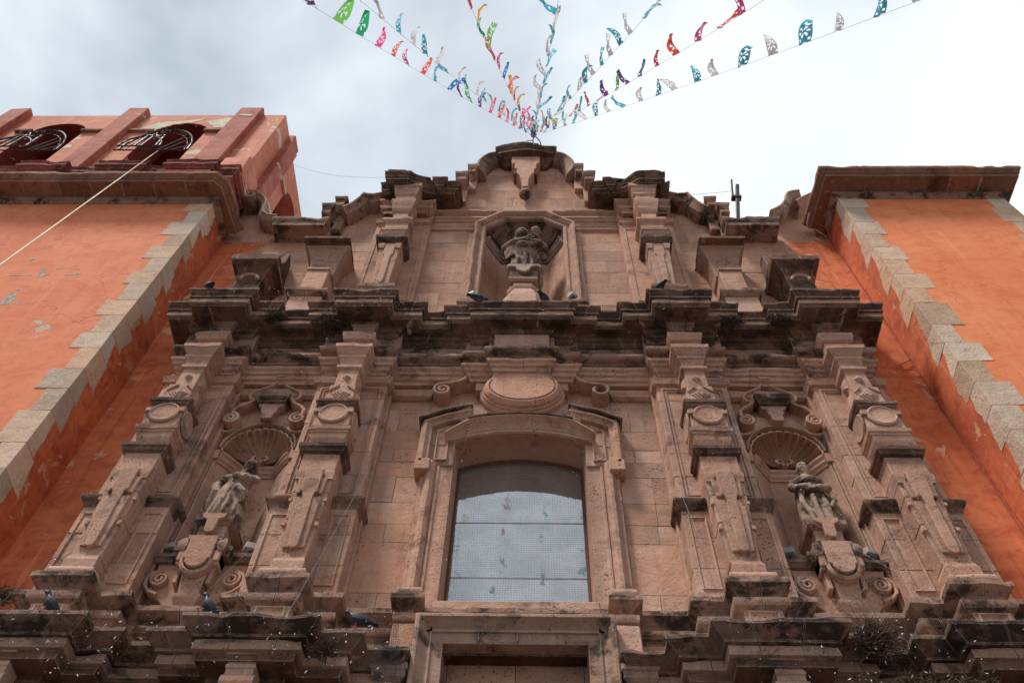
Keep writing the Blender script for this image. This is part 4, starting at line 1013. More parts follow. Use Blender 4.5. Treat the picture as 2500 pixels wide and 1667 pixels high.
# crown of the gable
cp = [(-1.13, 20.30), (-1.13, 20.62), (-1.10, 20.85), (-1.02, 21.08), (-.90, 21.26), (-.74, 21.36)]
for s in (-1, 1):
    c_ = cp if s < 0 else [(-x, z) for x, z in reversed(cp)]
    build('crown_arc', psweep(c_, [(0, .4), (0, -.32), (-.03, -.35), (-.06, -.35), (-.08, -.31), (-.11, -.28), (-.13, -.26), (-.18, -.20), (-.22, -.04), (-.22, .4)], step=.06, ero=.008), 'corona', F, smooth=30)
build('crown_backing', MB().prism([(-1.02, 20.1), (-.98, 20.8), (-.72, 21.3), (.72, 21.3), (.98, 20.8), (1.02, 20.1)], .013, .55), 'stone', F)
pc = [(-.72, .3), (-.72, -.38), (-.50, -.44), (-.25, -.48), (0, -.50), (.25, -.48), (.50, -.44), (.72, -.38), (.72, .3)]
build('crown_soffit', sweep([(-.60, .3), (-.60, -.18), (-.3, -.24), (0, -.26), (.3, -.24), (.60, -.18), (.60, .3)], [(-.10, 20.95), (-.04, 21.08), (.02, 21.16), (.06, 21.22)], .3)[0], 'soot_shade', F, smooth=30)
add_sweep('crown_cornice', pc, [(-.12, 21.20), (-.06, 21.21), (-.06, 21.32), (-.03, 21.34), (-.04, 21.37), (0, 21.44), (.015, 21.55), (-.03, 21.58)], 'soot_shade', yb=.4, ero=.022, cuts=[-.3, .15], seed=12)
build('crown_block', MB().box(-.26, .30, -.42, .3, 21.57, 21.72), 'soot_shade', F, bevel=.03, jit=.03)
# pendant console with a ball
pt = [(-.33, 21.1), (-.33, 20.82), (-.30, 20.68), (-.25, 20.66), (-.25, 20.36), (-.20, 20.35), (-.20, 20.12), (-.13, 19.96), (-.08, 19.72), (-.06, 19.3), (.06, 19.3), (.08, 19.72), (.13, 19.96), (.20, 20.12), (.20, 20.35), (.25, 20.36), (.25, 20.66), (.30, 20.68), (.33, 20.82), (.33, 21.1)]
pn = build('pendant_console', MB().prism(pt, -.30, .03), 'stone', F, bevel=.015)
build('pendant_ball', MB().sphere((0.0, -.17, 19.16), .135, 16, 10), 'cornice', pn, smooth=60)
for t in (-1, 1): build('pendant_ear', MB().box(t*.23-.04, t*.23+.04, -.26, .02, 20.14, 20.34), 'cornice', pn, bevel=.01)
# statue base in the top niche
pb = build('statue_base', MB().box(-.24, .26, -.38, .15, 14.95, 15.28), 'soot_shade', F, bevel=.01)
build('base_emblem', MB().prism([(-.27, 15.36), (-.27, 15.28), (-.14, 15.27), (-.10, 15.14), (-.02, 15.08), (.03, 15.08), (.10, 15.14), (.14, 15.27), (.28, 15.28), (.28, 15.36)], -.43, -.3), 'statue', pb, bevel=.008)
build('base_slab', MB().box(-.29, .31, -.41, .2, 15.28, 15.37), 'carved', pb, bevel=.01)
build('base_step', ress(.0, .22, -.37, [(0, 14.82), (.03, 14.86), (.04, 14.93), (.02, 14.95)], yb=.1, ero=.008), 'cornice', pb, smooth=28)
hx = [(-.26, .2), (-.26, -.20), (-.14, -.34), (.15, -.34), (.28, -.20), (.28, .2)]
build('base_bell', sweep(hx, [(.16, 13.4), (.16, 14.12), (.15, 14.18), (.10, 14.22), (.08, 14.42), (.03, 14.52), (.0, 14.62), (.02, 14.66), (.03, 14.76), (0, 14.80)], .2, ero=.006)[0], 'stone', pb, smooth=35)

# ================================================================== statues
def figure(name, specs, tubes, balls, mat, label, cat, loc, voxel=.0115, tilt=0, group=None):
    mb = MB()
    for rings_def, folds, amp, seed in specs:
        rings = []
        nn = 56
        for (cx, cy, z, rx, ry) in rings_def:
            ring = []
            for k in range(nn):
                t = 2*math.pi*k/nn
                f = 1+amp*(1.1*(1-abs(math.sin(.5*folds*t+.8*z*seed+seed)))**2-.30+.35*(1-abs(math.sin(folds*.83*t-2.3*z+seed*2)))**2)
                ring.append((cx+rx*f*math.cos(t), cy+ry*f*math.sin(t), z))
            rings.append(ring)
        mb.loft(rings)
    for pts, r in tubes: mb.tube(pts, r, 10)
    for c, r, sc in balls: mb.sphere(c, r, 14, 10, sc)
    me = bpy.data.meshes.new(name); me.from_pydata([Vector(v) for v in mb.v], [], mb.f); me.update()
    bm = bmesh.new(); bm.from_mesh(me); bmesh.ops.recalc_face_normals(bm, faces=bm.faces); bm.to_mesh(me); bm.free()
    o = bpy.data.objects.new(name, me); COL.objects.link(o)
    md_ = o.modifiers.new('r', 'REMESH'); md_.mode = 'VOXEL'; md_.voxel_size = voxel
    dg = bpy.context.evaluated_depsgraph_get(); me2 = bpy.data.meshes.new_from_object(o.evaluated_get(dg))
    o.modifiers.clear(); o.data = me2; bpy.data.meshes.remove(me)
    for v in me2.vertices:
        p = v.co; n_ = v.normal
        d = .003*noise.noise(p*11)+.004*noise.noise(Vector((p.x*30, p.y*30, p.z*9)))
        v.co = p+n_*d
    me2.polygons.foreach_set('use_smooth', [True]*len(me2.polygons))
    me2.materials.append(M[mat]); me2.name = name
    o.location = loc; o.rotation_euler = (0, tilt, 0)
    return tag(o, label, cat, group)

# left niche: long haired saint, head thrown back, one arm across the breast
specs = [([(0, 0, 0, .19, .13), (0, 0, .1, .20, .14), (.01, 0, .3, .185, .13), (.02, 0, .5, .165, .12), (.02, 0, .62, .14, .105), (.02, 0, .74, .15, .10), (.03, 0, .86, .16, .095), (.04, 0, .93, .09, .07), (.05, 0, .96, .05, .05)], 11, .20, 1.0),
         ([(.16, .02, -.06, .10, .08), (.15, .02, .15, .11, .09), (.12, .02, .40, .10, .09), (.10, .0, .62, .08, .08), (.07, 0, .80, .05, .05)], 5, .20, 2.5),
         ([(-.06, -.05, .22, .10, .06), (-.05, -.06, .36, .13, .07), (-.02, -.06, .52, .13, .08), (.0, -.04, .68, .12, .08), (.02, -.02, .82, .09, .07)], 7, .24, 4.0)]
tubes = [([(.12, -.02, .86), (-.0, -.12, .80), (.14, -.16, .74), (.26, -.13, .72)], [.06, .055, .05, .04]),
         ([(-.11, 0, .88), (-.22, -.02, .80), (-.24, -.05, .66), (-.19, -.08, .52), (-.22, -.04, .38), (-.21, 0, .25)], [.06, .062, .058, .055, .05, .04]),
         ([(.16, 0, .88), (.24, -.06, .80), (.28, -.10, .72)], [.055, .05, .045]),
         ([(.05, -.02, .92), (.06, -.03, 1.02)], [.045, .045]),
         ([(.00, .03, 1.06), (-.03, .02, .98), (-.06, .02, .90), (-.08, .0, .84)], [.04, .035, .03, .02]),
         ([(.13, .03, 1.06), (.14, .02, .96), (.13, .02, .90)], [.035, .03, .02]),
         ([(-.20, .02, .34), (-.24, .03, .22), (-.23, .03, .10), (-.20, .02, .02)], [.03, .04, .05, .03]),
         ([(.07, -.13, .60), (.16, -.11, .50), (.19, -.06, .38)], [.05, .06, .04]),
         ([(-.08, -.14, .40), (-.04, -.15, .25), (-.07, -.14, .08)], .022), ([(.03, -.14, .45), (.05, -.15, .25), (.03, -.15, .05)], .022),
         ([(-.14, -.10, .30), (-.15, -.11, .05)], .02)]
balls = [((.065, -.03, 1.085), .085, (.9, .95, 1.15)), ((.065, -.115, 1.08), .018, (1, 1.2, 1.4)), ((.07, .03, 1.10), .082, (1, .9, 1.05)),
         ((.04, -.072, 1.10), .012, (1, 1, .6)), ((.09, -.072, 1.10), .012, (1, 1, .6)), ((.065, -.075, 1.045), .018, (1.2, .8, .6)),
         ((.29, -.12, .73), .035, (1.2, .8, .8)), ((-.02, -.14, .78), .035, (1, .8, 1))]
figure('statue', specs, tubes, balls, 'statue', 'long haired stone saint with head thrown back, arm across the breast, in the left niche', 'statue', (-NB-.06, -.06, 9.14), tilt=R(2))
# right niche: bearded friar in a cape
specs = [([(0, 0, 0, .17, .13), (0, 0, .15, .185, .14), (0, 0, .4, .17, .13), (0, 0, .56, .14, .11), (0, 0, .66, .155, .12), (0, 0, .80, .16, .11), (0, 0, .90, .13, .09), (0, 0, .95, .06, .06)], 10, .16, .3),
         ([(0, 0, .78, .22, .14), (0, 0, .84, .215, .14), (0, 0, .90, .17, .12), (0, 0, .96, .08, .08)], 5, .05, 1.2),
         ([(.20, .02, .05, .10, .06), (.21, .03, .25, .12, .07), (.19, .04, .50, .10, .07), (.15, .03, .80, .06, .06)], 4, .22, 2.2),
         ([(-.16, .02, .0, .07, .07), (-.15, .02, .3, .08, .07), (-.14, .0, .6, .07, .07), (-.12, 0, .82, .06, .06)], 4, .2, 5)]
tubes = [([(-.17, 0, .86), (-.23, -.05, .72), (-.18, -.13, .64), (-.08, -.16, .64)], [.06, .058, .05, .04]),
         ([(.17, 0, .86), (.22, -.04, .72), (.14, -.13, .64), (.05, -.16, .62)], [.06, .058, .05, .04]),
         ([(-.12, -.13, .60), (0, -.17, .58), (.12, -.13, .61)], [.04, .045, .04]),
         ([(-.17, -.10, .60), (-.19, -.11, .40), (-.14, -.13, .2), (-.13, -.12, .04)], [.03, .035, .035, .03]),
         ([(-.05, -.14, .50), (-.06, -.16, .3), (-.05, -.16, .04)], .03), ([(.06, -.14, .50), (.08, -.16, .3), (.07, -.15, .05)], .026),
         ([(.12, -.11, .55), (.20, -.12, .42), (.13, -.13, .30), (.22, -.10, .16)], [.03, .04, .03, .02]),
         ([(0, -.0, .92), (0, -.03, 1.04)], [.055, .05])]
balls = [((0, -.03, 1.11), .088, (.88, .98, 1.2)), ((0, -.118, 1.10), .017, (1, 1.2, 1.9)), ((0, -.095, 1.02), .058, (.95, .85, 1.5)), ((0, -.105, .96), .036, (1, .8, 1.6)),
         ((-.03, -.105, 1.128), .014, (1.3, 1, .7)), ((.03, -.105, 1.128), .014, (1.3, 1, .7)), ((-.072, 0, 1.09), .02, (.5, 1, 1.4)), ((.072, 0, 1.09), .02, (.5, 1, 1.4)),
         ((0, -.055, 1.16), .04, (1.5, .9, .5)), ((-.05, -.17, .645), .04, (1.2, .7, .9)), ((.06, -.17, .63), .035, (1.2, .7, .9))]
figure('statue', specs, tubes, balls, 'statue', 'weathered bearded stone friar in a hooded cape holding his habit, in the right niche', 'statue', (NB+.08, -.06, 9.13))
# top niche: cloaked figure carrying a child
specs = [([(0, 0, 0, .24, .18), (0, 0, .3, .27, .19), (0, 0, .7, .27, .18), (0, 0, 1.0, .24, .16), (0, 0, 1.25, .26, .17), (0, 0, 1.42, .24, .15), (0, 0, 1.52, .10, .09)], 11, .17, .8),
         ([(-.08, -.06, .75, .24, .12), (-.05, -.08, .95, .30, .15), (-.02, -.08, 1.12, .34, .17), (0, -.05, 1.28, .30, .16), (0, 0, 1.42, .2, .12)], 6, .13, 2),
         ([(.24, .0, -.35, .07, .05), (.26, .0, -.1, .09, .07), (.25, .02, .3, .10, .08), (.22, 0, .8, .10, .09), (.15, 0, 1.2, .08, .08)], 4, .25, 3)]
tubes = [([(-.22, 0, 1.40), (-.36, -.06, 1.22), (-.22, -.22, 1.12), (0, -.26, 1.16)], [.09, .09, .08, .06]),
         ([(.22, 0, 1.40), (.38, -.08, 1.24), (.28, -.22, 1.12), (.12, -.26, 1.14)], [.09, .09, .08, .06]),
         ([(-.30, -.1, 1.12), (-.05, -.26, 1.02), (.25, -.2, 1.08)], [.06, .07, .06]), ([(-.34, -.08, 1.22), (-.1, -.25, 1.22), (.2, -.24, 1.26)], [.05, .05, .06]),
         ([(.0, -.24, 1.2), (.15, -.24, 1.36), (.26, -.2, 1.42)], [.06, .08, .06]), ([(.26, -.18, 1.40), (.36, -.14, 1.24), (.40, -.1, 1.05)], [.05, .05, .04]),
         ([(0, 0, 1.5), (0, -.02, 1.62)], [.07, .06]),
         ([(-.18, -.16, .9), (-.10, -.22, .5), (-.14, -.2, .1)], .03), ([(.0, -.2, .9), (.05, -.22, .5), (.02, -.22, .08)], .03), ([(.12, -.19, .8), (.16, -.2, .4), (.13, -.2, .06)], .03)]
balls = [((-.05, -.05, 1.66), .115, (.95, 1, 1.15)), ((-.05, -.16, 1.65), .02, (1, 1.2, 1.6)), ((-.05, -.02, 1.70), .125, (1, 1, 1)), ((.22, -.17, 1.53), .085, (1, 1, 1.1)), ((.22, -.25, 1.52), .015, (1, 1, 1.3)),
         ((-.05, -.12, 1.56), .06, (1, .9, 1.2)), ((.42, -.1, 1.02), .04, (1, 1, 1)), ((.1, -.27, 1.16), .05, (1.2, .8, .9))]
balls = [((x, y-.11, z+.0) if z > 1.5 else (x, y, z), r*(1.15 if z > 1.5 else 1), sc) for (x, y, z), r, sc in balls]
tubes.append(([(-.20, -.02, 1.40), (-.12, -.04, 1.60), (-.05, -.06, 1.74)], [.10, .10, .08])); tubes.append(([(.10, -.02, 1.40), (.04, -.05, 1.60), (-.03, -.06, 1.74)], [.10, .10, .08]))
tubes.append(([(0, -.02, 1.46), (-.03, -.14, 1.66)], [.09, .08])); tubes.append(([(.15, -.15, 1.3), (.22, -.26, 1.55)], [.08, .07]))
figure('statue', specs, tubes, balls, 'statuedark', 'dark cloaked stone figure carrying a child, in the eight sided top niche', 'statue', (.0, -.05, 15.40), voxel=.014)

# ================================================================== towers
def tower(name, label, sgn, x_in, x_out, ztop, mat, zs, q_in=True, q_out=False):
    T = thing(name, label, 'tower', (0, 0, 0))
    a, b = sorted((x_in, x_out))
    build('tower_wall', MB().box(a, b, -.85, 4.5, 0, ztop), mat, T)
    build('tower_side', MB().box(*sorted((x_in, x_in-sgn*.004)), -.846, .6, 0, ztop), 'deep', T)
    # big corner stones; the side stones break off into ragged plaster
    for i in range(len(zs)-1):
        z1, z0 = zs[i], zs[i+1]
        wf = (.46, .31)[i % 2]*random.uniform(.86, 1.14)
        da, db = ((.22, .28), (.33, .42))[i % 2]; da *= random.uniform(.7, 1.3); db *= random.uniform(.85, 1.15)
        xf = x_in-sgn*.009; xi = x_in+sgn*wf
        # a stone wrapping the corner: squared on the front, broken off slantwise on the side
        front = MB().box(*sorted((xf, xi)), -.857, -.70, z0+.003, z1-.003)
        side = [(-.84, z0+.003), (-.85+db, z0+.003), (-.85+db*random.uniform(.86, .98), z0+.12), (-.85+(da+db)/2*random.uniform(.9, 1.1), (z0+z1)/2), (-.85+da, z1-.10), (-.85+da*.95, z1-.003), (-.84, z1-.003)]
        sl = MB().loft([[(xf, y_, z_) for y_, z_ in side], [(x_in+sgn*.05, y_, z_) for y_, z_ in side]])
        build('quoin_stone', front.join(sl), 'quoin', T, bevel=.004, jit=.004)
        if q_out:
            wf = (.34, .46)[i % 2]
            build('quoin_stone', MB().box(*sorted((x_out-sgn*wf, x_out+sgn*.009)), -.857, -.3, z0+.004, z1-.004), 'quoin', T, bevel=.007, jit=.003)
    return T
zsL = [17.18, 16.69, 16.22, 15.67, 15.22, 14.73, 14.24, 13.83, 13.29, 12.82, 12.32, 11.9, 11.37, 10.89, 10.41, 9.76]
zsL += [9.76-.5*i for i in range(1, 20)]
zsR = [17.38, 16.84, 16.21, 15.68, 15.18, 14.68, 14.19, 13.7, 13.25, 12.59, 12.1, 11.64, 11.13, 10.62]+[10.62-.5*i for i in range(1, 21)]
TL = tower('bell_tower', 'salmon painted bell tower left of the facade, with arched belfry openings', -1, -6.05, -14.2, 17.25, 'orangeL', zsL)
TR = tower('side_tower', 'bright orange flat topped tower right of the facade, with pale corner stones', 1, 6.05, 9.22, 17.44, 'orangeR', zsR, q_out=True)
tprof = lambda z: [(-.16, z), (-.10, z+.005), (-.095, z+.07), (-.06, z+.085), (-.07, z+.11), (-.03, z+.16), (-.005, z+.19), (0, z+.27), (-.04, z+.28)]
add_sweep('cornice_block', [(-14.4, -1.36), (-5.98, -1.36), (-5.78, -1.18), (-5.66, -.15)], tprof(17.20), 'towercornice', yb=-.15, ero=.014, cuts=[-13.6, -12.8, -12.0, -11.2, -10.5, -9.75, -9.05, -8.4, -7.8, -7.2, -6.6], par=TL, seed=21, step=.09)
add_sweep('cornice_block', [(5.58, -.15), (5.70, -1.36), (9.56, -1.36), (9.52, -.15)], tprof(17.42), 'towercornice', yb=-.15, ero=.014, cuts=[6.5, 7.1, 7.7, 8.2, 8.8], par=TR, seed=25, step=.09)
add_sweep('bed_mould', [(-14.2, -.86), (-6.04, -.86), (-6.04, -.2)], [(0, 17.04), (.02, 17.06), (.05, 17.10), (.09, 17.13), (.09, 17.2)], 'cornice', yb=-.2, par=TL, ero=.004)
add_sweep('bed_mould', [(6.04, -.2), (6.04, -.86), (9.24, -.86), (9.24, -.2)], [(0, 17.26), (.02, 17.28), (.05, 17.32), (.09, 17.35), (.09, 17.42)], 'cornice', yb=-.2, par=TR, ero=.004)
build('roof_slab', MB().box(5.8, 9.4, -1.1, 4.6, 17.44, 17.60), 'cornice', TR, bevel=.02)
# red moulded band below the belfry
rl = [(-14.2, -12.9, -1.02), (-12.9, -11.9, -1.14), (-11.9, -10.5, -1.02), (-10.5, -9.5, -1.14), (-9.5, -8.86, -1.0), (-8.86, -7.82, -1.14), (-7.82, -7.42, -1.03), (-7.42, -6.35, -1.16), (-6.35, -5.92, -1.04)]
pts = []
for a, b, y in rl: pts += [(a, y), (b, y)]
pts += [(-5.92, -.2)]
add_sweep('red_moulding', pts, [(0, 17.40), (0, 17.72), (-.05, 17.74), (-.05, 17.9), (-.02, 17.92), (0, 17.98), (0, 18.06), (-.07, 18.09), (-.07, 18.24), (-.03, 18.27), (-.02, 18.33), (.02, 18.38), (.02, 18.46), (-.03, 18.5), (.0, 18.55), (.02, 18.62), (-.02, 18.66)], 'redband', yb=-.2, ero=.018, par=TL, cuts=[-12, -10, -9.2, -8.3, -7.6, -6.9], seed=31, step=.09)
add_sweep('eroded_capping', [(-9.3, -1.22), (-6.3, -1.22)], [(-.1, 17.46), (0, 17.48), (0, 17.6), (-.06, 17.66)], 'cornice', yb=-.9, ero=.05, par=TL, cuts=[-8.6, -7.9, -7.1], seed=8)
# belfry
BZ0, BZ1 = 18.60, 22.72
def bel_wall(cx, hw, x0, x1, yf, yb): return arch_wall(cx, hw, 21.47, hw, x0, x1, BZ0, BZ1, yf, yb, semi=True)
for cx, x0, x1 in ((-11.2, -12.72, -9.70), (-8.25, -9.70, -6.0)):
    build('belfry_wall', bel_wall(cx, .63, x0, x1, -.80, -.25), 'belfry', TL)
build('belfry_wall', MB().box(-14.2, -12.72, -.8, -.25, BZ0, BZ1), 'belfry', TL)
for cx in (-11.2, -8.25):
    ap_ = [(cx-.63, 19.9)]+[(cx-.63*math.cos(R(a)), 21.47+.63*math.sin(R(a))) for a in range(0, 181, 9)]+[(cx+.63, 19.9)]
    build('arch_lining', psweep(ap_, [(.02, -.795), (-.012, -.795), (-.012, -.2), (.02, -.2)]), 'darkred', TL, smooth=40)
sidew = MB()
aw = arch_wall(1.45, .66, 21.47, .66, -.25, 3.6, BZ0, BZ1, 0, .5, semi=True)
sidew.v = [(-6.5+.5-y if False else -6.0-y, x, z) for x, y, z in aw.v]; sidew.f = aw.f
build('belfry_wall', sidew, 'belfry', TL)
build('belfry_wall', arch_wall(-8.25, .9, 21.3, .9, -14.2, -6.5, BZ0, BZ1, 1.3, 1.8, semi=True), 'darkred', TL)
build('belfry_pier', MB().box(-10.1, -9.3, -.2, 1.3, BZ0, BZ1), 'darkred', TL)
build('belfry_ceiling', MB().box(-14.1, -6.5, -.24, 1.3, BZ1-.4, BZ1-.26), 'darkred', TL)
build('belfry_floor', MB().box(-14.2, -6.1, -.7, 3.5, 17.3, 18.7), 'belfry', TL)
build('belfry_roof', MB().box(-14.2, -6.02, -.78, 3.58, BZ1-.25, BZ1+.05), 'belfry', TL, bevel=.02, jit=.02)
for x0, x1 in ((-12.98, -12.46), (-9.96, -9.45), (-7.14, -6.58)):
    build('red_pilaster', MB().box(x0, x1, -.96, -.7, BZ0, BZ1+.12), 'redpaint', TL, bevel=.02, jit=.012)
build('red_pilaster', MB().box(-6.1, -5.80, -.25, .18, BZ0, BZ1-.25), 'redpaint', TL, bevel=.02, jit=.012)
build('red_pilaster', MB().box(-6.1, -5.86, -.25, .18, BZ1-.6, BZ1+.1), 'redpaint', TL, bevel=.02, jit=.012)
build('belfry_pedestal', MB().box(-6.5, -5.9, -.93, .2, 18.5, 19.45), 'belfry', TL, bevel=.04, jit=.02)
for x0, x1 in ((-12.2, -11.78), (-10.6, -9.98), (-9.43, -8.85), (-7.65, -7.14)):
    build('impost_slab', MB().box(x0, x1, -.88, -.3, 21.40, 21.50), 'cornice', TL, bevel=.012)
build('impost_slab', MB().box(-6.1, -5.93, .20, .79, 21.40, 21.50), 'quoin', TL, bevel=.012)
# patches where the plaster has fallen: cream render below
def patch(pts, y, nm='bare_plaster_patch'):
    q = []
    n_ = len(pts)
    for i in range(n_):
        a, b = Vector(pts[i]), Vector(pts[(i+1) % n_])
        for j in range(5):
            p_ = a.lerp(b, j/5); q.append((p_.x+.03*nz(p_.x, p_.y, 1, 7), p_.y+.03*nz(p_.y, p_.x, 4, 7)))
    return build(nm, MB().prism(q, y-.006, y+.02), 'cream', TL)
M['cream'] = plain('bare_cream_render', (.56, .50, .36), .9, var=.2, sc=6)
patch([(-9.38, 21.55), (-9.0, 22.15), (-7.9, 22.42), (-8.2, 22.15), (-8.6, 22.0), (-8.9, 21.6)], -.80)
patch([(-7.85, 22.2), (-7.4, 22.52), (-7.15, 22.45), (-7.15, 21.8), (-7.5, 21.75), (-7.65, 22.0)], -.80)
patch([(-7.02, 22.15), (-6.95, 22.28), (-6.7, 22.25), (-6.66, 22.12)], -.966)
def loss(pts):
    q = []
    for i in range(len(pts)):
        a, b = Vector(pts[i]), Vector(pts[(i+1) % len(pts)])
        for j in range(4):
            p_ = a.lerp(b, j/4); q.append((p_.x+.012*nz(p_.x, p_.y, 1, 17), p_.y+.012*nz(p_.y, p_.x, 4, 17)))
    build('plaster_loss', MB().prism(q, -.853, -.83), 'lossgrey', TL)
M['lossgrey'] = plain('exposed_grey_render', (.40, .33, .25), .95, var=.4, sc=14)
for q_ in ([(-8.15, 13.11), (-8.2, 13.29), (-8.17, 13.49), (-8.09, 13.51), (-8.01, 13.32), (-8.03, 13.15)], [(-8.49, 14.74), (-8.41, 14.75), (-8.37, 14.68), (-8.43, 14.64)],
           [(-7.97, 13.2), (-7.87, 13.21), (-7.84, 13.13), (-7.94, 13.15)], [(-8.17, 13.63), (-8.1, 13.65), (-8.08, 13.57)], [(-8.53, 14.12), (-8.17, 14.14), (-8.14, 14.1), (-8.52, 14.09)],
           [(-8.03, 14.09), (-8.07, 14.27), (-8.05, 14.41), (-8.0, 14.34), (-8.01, 14.22), (-7.93, 14.12), (-7.86, 14.13), (-7.98, 14.04)], [(-7.6, 14.13), (-7.51, 14.16), (-7.36, 14.2), (-7.33, 14.15), (-7.51, 14.11)],
           [(-7.85, 14.36), (-7.69, 14.41), (-7.68, 14.38), (-7.82, 14.33)], [(-7.52, 14.32), (-7.44, 14.34), (-7.43, 14.3)]): loss(q_)
# wrought iron guards in front of the belfry openings
for cx, lab in ((-10.75, 'round wrought iron guard at the left belfry opening, cut by the frame edge'), (-7.93, 'round wrought iron guard at the right belfry opening, rope tied to it')):
    G = thing('iron_guard', lab, 'iron guard', (cx, -1.05, 18.95), 'iron guards at the belfry openings'); G.scale = (.80, 1, 1.36)
    def gp(nm, pts, r, mt='iron', n=6):
        return build(nm, MB().tube([(x, y, z) for x, y, z in pts], r, n), mt, G, smooth=50)
    ha = [(.92*math.cos(R(a)), -.15, .15+.92*math.sin(R(a))) for a in range(0, 181, 9)]
    gp('hoop', ha, .022)
    gp('hoop', [(.80*math.cos(R(a)), -.12, .15+.80*math.sin(R(a))) for a in range(0, 181, 9)], .010)
    gp('hoop', [(-.25+.55*math.cos(R(a)), -.30, .02+.42*math.sin(R(a))) for a in range(0, 181, 9)], .018)
    gp('rail', [(-.95, -.2, .02), (.95, -.2, .02)], .016); gp('rail', [(-.95, -.22, .16), (.3, -.22, .16)], .016)
    for k in range(12):
        a = R(15*k+8); ccx, ccz = .86*math.cos(a), .15+.86*math.sin(a)
        gp('curl', [(ccx+.05*math.cos(t*.7), -.14, ccz+.05*math.sin(t*.7)) for t in range(8)], .006, n=4)
    for d in (.15, .40, .65):
        gp('bar', [(.0+d*.7, -.15, .12), (.35+d*.72, -.12, .12+math.sqrt(max(.02, .80-(.35+d*.72)**2))*.82)], .012, 'greyiron')
    st = []
    for k in range(11):
        rr = .22 if k % 2 == 0 else .09; a = R(36*k+90); st.append((-.22+rr*math.cos(a), -.25, .55+rr*.8*math.sin(a)))
    gp('star', st, .010, 'greyiron')
    for t in (-1, 1): gp('scroll', [(-.22+t*.22+.12*math.cos(R(a)), -.25, .78+.05*math.sin(R(a))) for a in range(0, 300, 30)], .008, 'greyiron', 4)
    gp('strut', [(-.35, -.3, .0), (-.28, -.3, .42)], .02); gp('strut', [(-.12, -.3, .42), (-.18, -.3, .0)], .02); gp('strut', [(-.24, -.05, 1.05), (.05, -.2, .2), (.10, -.3, .0)], .022, 'greyiron' if cx < -9 else 'iron')

# ================================================================== loose things on the building
# conduit in the angle of the right tower
mb = MB().tube([(6.035, -.03, 1.0), (6.035, -.03, 17.1), (5.99, -.2, 17.35), (5.75, -.3, 17.42)], .014, 6)
tag(build('conduit', mb, 'pipe', smooth=50), 'thin orange painted pipe running up the inner angle of the right tower', 'pipe')
build('pipe_bracket', MB().tube([(6.03, -.03, 12.6), (5.82, -.03, 12.62), (5.82, -.03, 12.75), (6.03, -.03, 12.9)], .01, 5), 'pipe', bpy.data.objects['conduit'])
tag(build('white_cable', MB().tube([(5.60, -.5, 17.40), (5.58, -.3, 17.36), (5.62, -.2, 17.34), (5.78, -.16, 17.35), (5.98, -.05, 17.28)], .012, 5), 'white_metal', smooth=50), 'white cable end sagging under the corner of the right tower cornice', 'cable')
# post on the right parapet
pp = build('post', MB().frus(4.21, 4.29, -.24, -.16, 17.4, 4.615, 4.695, -.24, -.16, 19.55), 'iron', bevel=.008, jit=.006)
tag(pp, 'dark rusty post standing on the low parapet beside the right tower', 'post')
build('leaning_bar', MB().tube([(4.43, -.2, 18.80), (4.50, -.2, 19.3), (4.60, -.2, 19.90)], .022, 5), 'rust', pp)
build('post_clamp', MB().box(4.40, 4.60, -.26, -.14, 18.82, 18.90), 'rust', pp)
tag(build('wire', MB().tube([(4.5+(2.6-4.5)*i/14, -.2, 19.25-.10*math.sin(math.pi*i/14)-.2*i/14) for i in range(15)], .004, 4), 'wire'), 'thin barbed wire from the dark post to the right gable block', 'wire')
tag(build('wire', MB().tube([(-5.85+(-3.0+5.85)*i/20, -.1-.5*i/20, 21.4-2.35*i/20-.35*math.sin(math.pi*i/20)) for i in range(21)], .003, 4), 'wire'), 'thin wire from the bell tower down to the left gable block', 'wire')
# rope from the belfry guard down across the left tower
E0 = Vector((-8.03, -1.0, 19.71)); E1 = Vector((-4.636, -4.0, 8.05)); 
E1 = E0.lerp(E1, 1.68)
tag(build('rope', MB().tube([E0.lerp(E1, i/30)-Vector((0, 0, .02*math.sin(math.pi*i/30))) for i in range(31)], .008, 6), 'rope', smooth=60), 'pale taut rope running down from the belfry guard across the left tower', 'rope')

# floodlights
def lamp(loc, rz, label, sc=1.0):
    t = thing('floodlight', label, 'floodlight', loc, 'small floodlights on the ledges'); t.rotation_euler.z = rz; t.scale = (sc,)*3
    hb = MB().loft([[(-.075, -.05, .06), (.075, -.05, .06), (.075, -.05, .17), (-.075, -.05, .17)], [(-.055, .05, .075), (.055, .05, .075), (.055, .05, .15), (-.055, .05, .15)]])
    build('housing', hb, 'lamp', t, bevel=.006)
    build('lens', MB().box(-.062, .062, -.054, -.049, .072, .158), 'iron', t)
    build('bracket', MB().box(-.012, .012, -.01, .01, 0, .09).box(-.05, .05, -.03, .03, 0, .015), 'iron', t)
    return t
for c, r in ((-NB, 'left'), (NB, 'right')):
    lamp((c-.46, -.10, 8.63), R(160), f'small pale floodlight on the {r} niche ledge, left of the pedestal', 1.15)
    lamp((c+.46, -.10, 8.63), R(200), f'small pale floodlight on the {r} niche ledge, right of the pedestal', 1.15)
lamp((-.87, -.26, 14.40), R(150), 'small pale floodlight by the left foot of the top niche', 1.1)
lamp((.86, -.26, 14.37), R(210), 'small pale floodlight by the right foot of the top niche', 1.1)

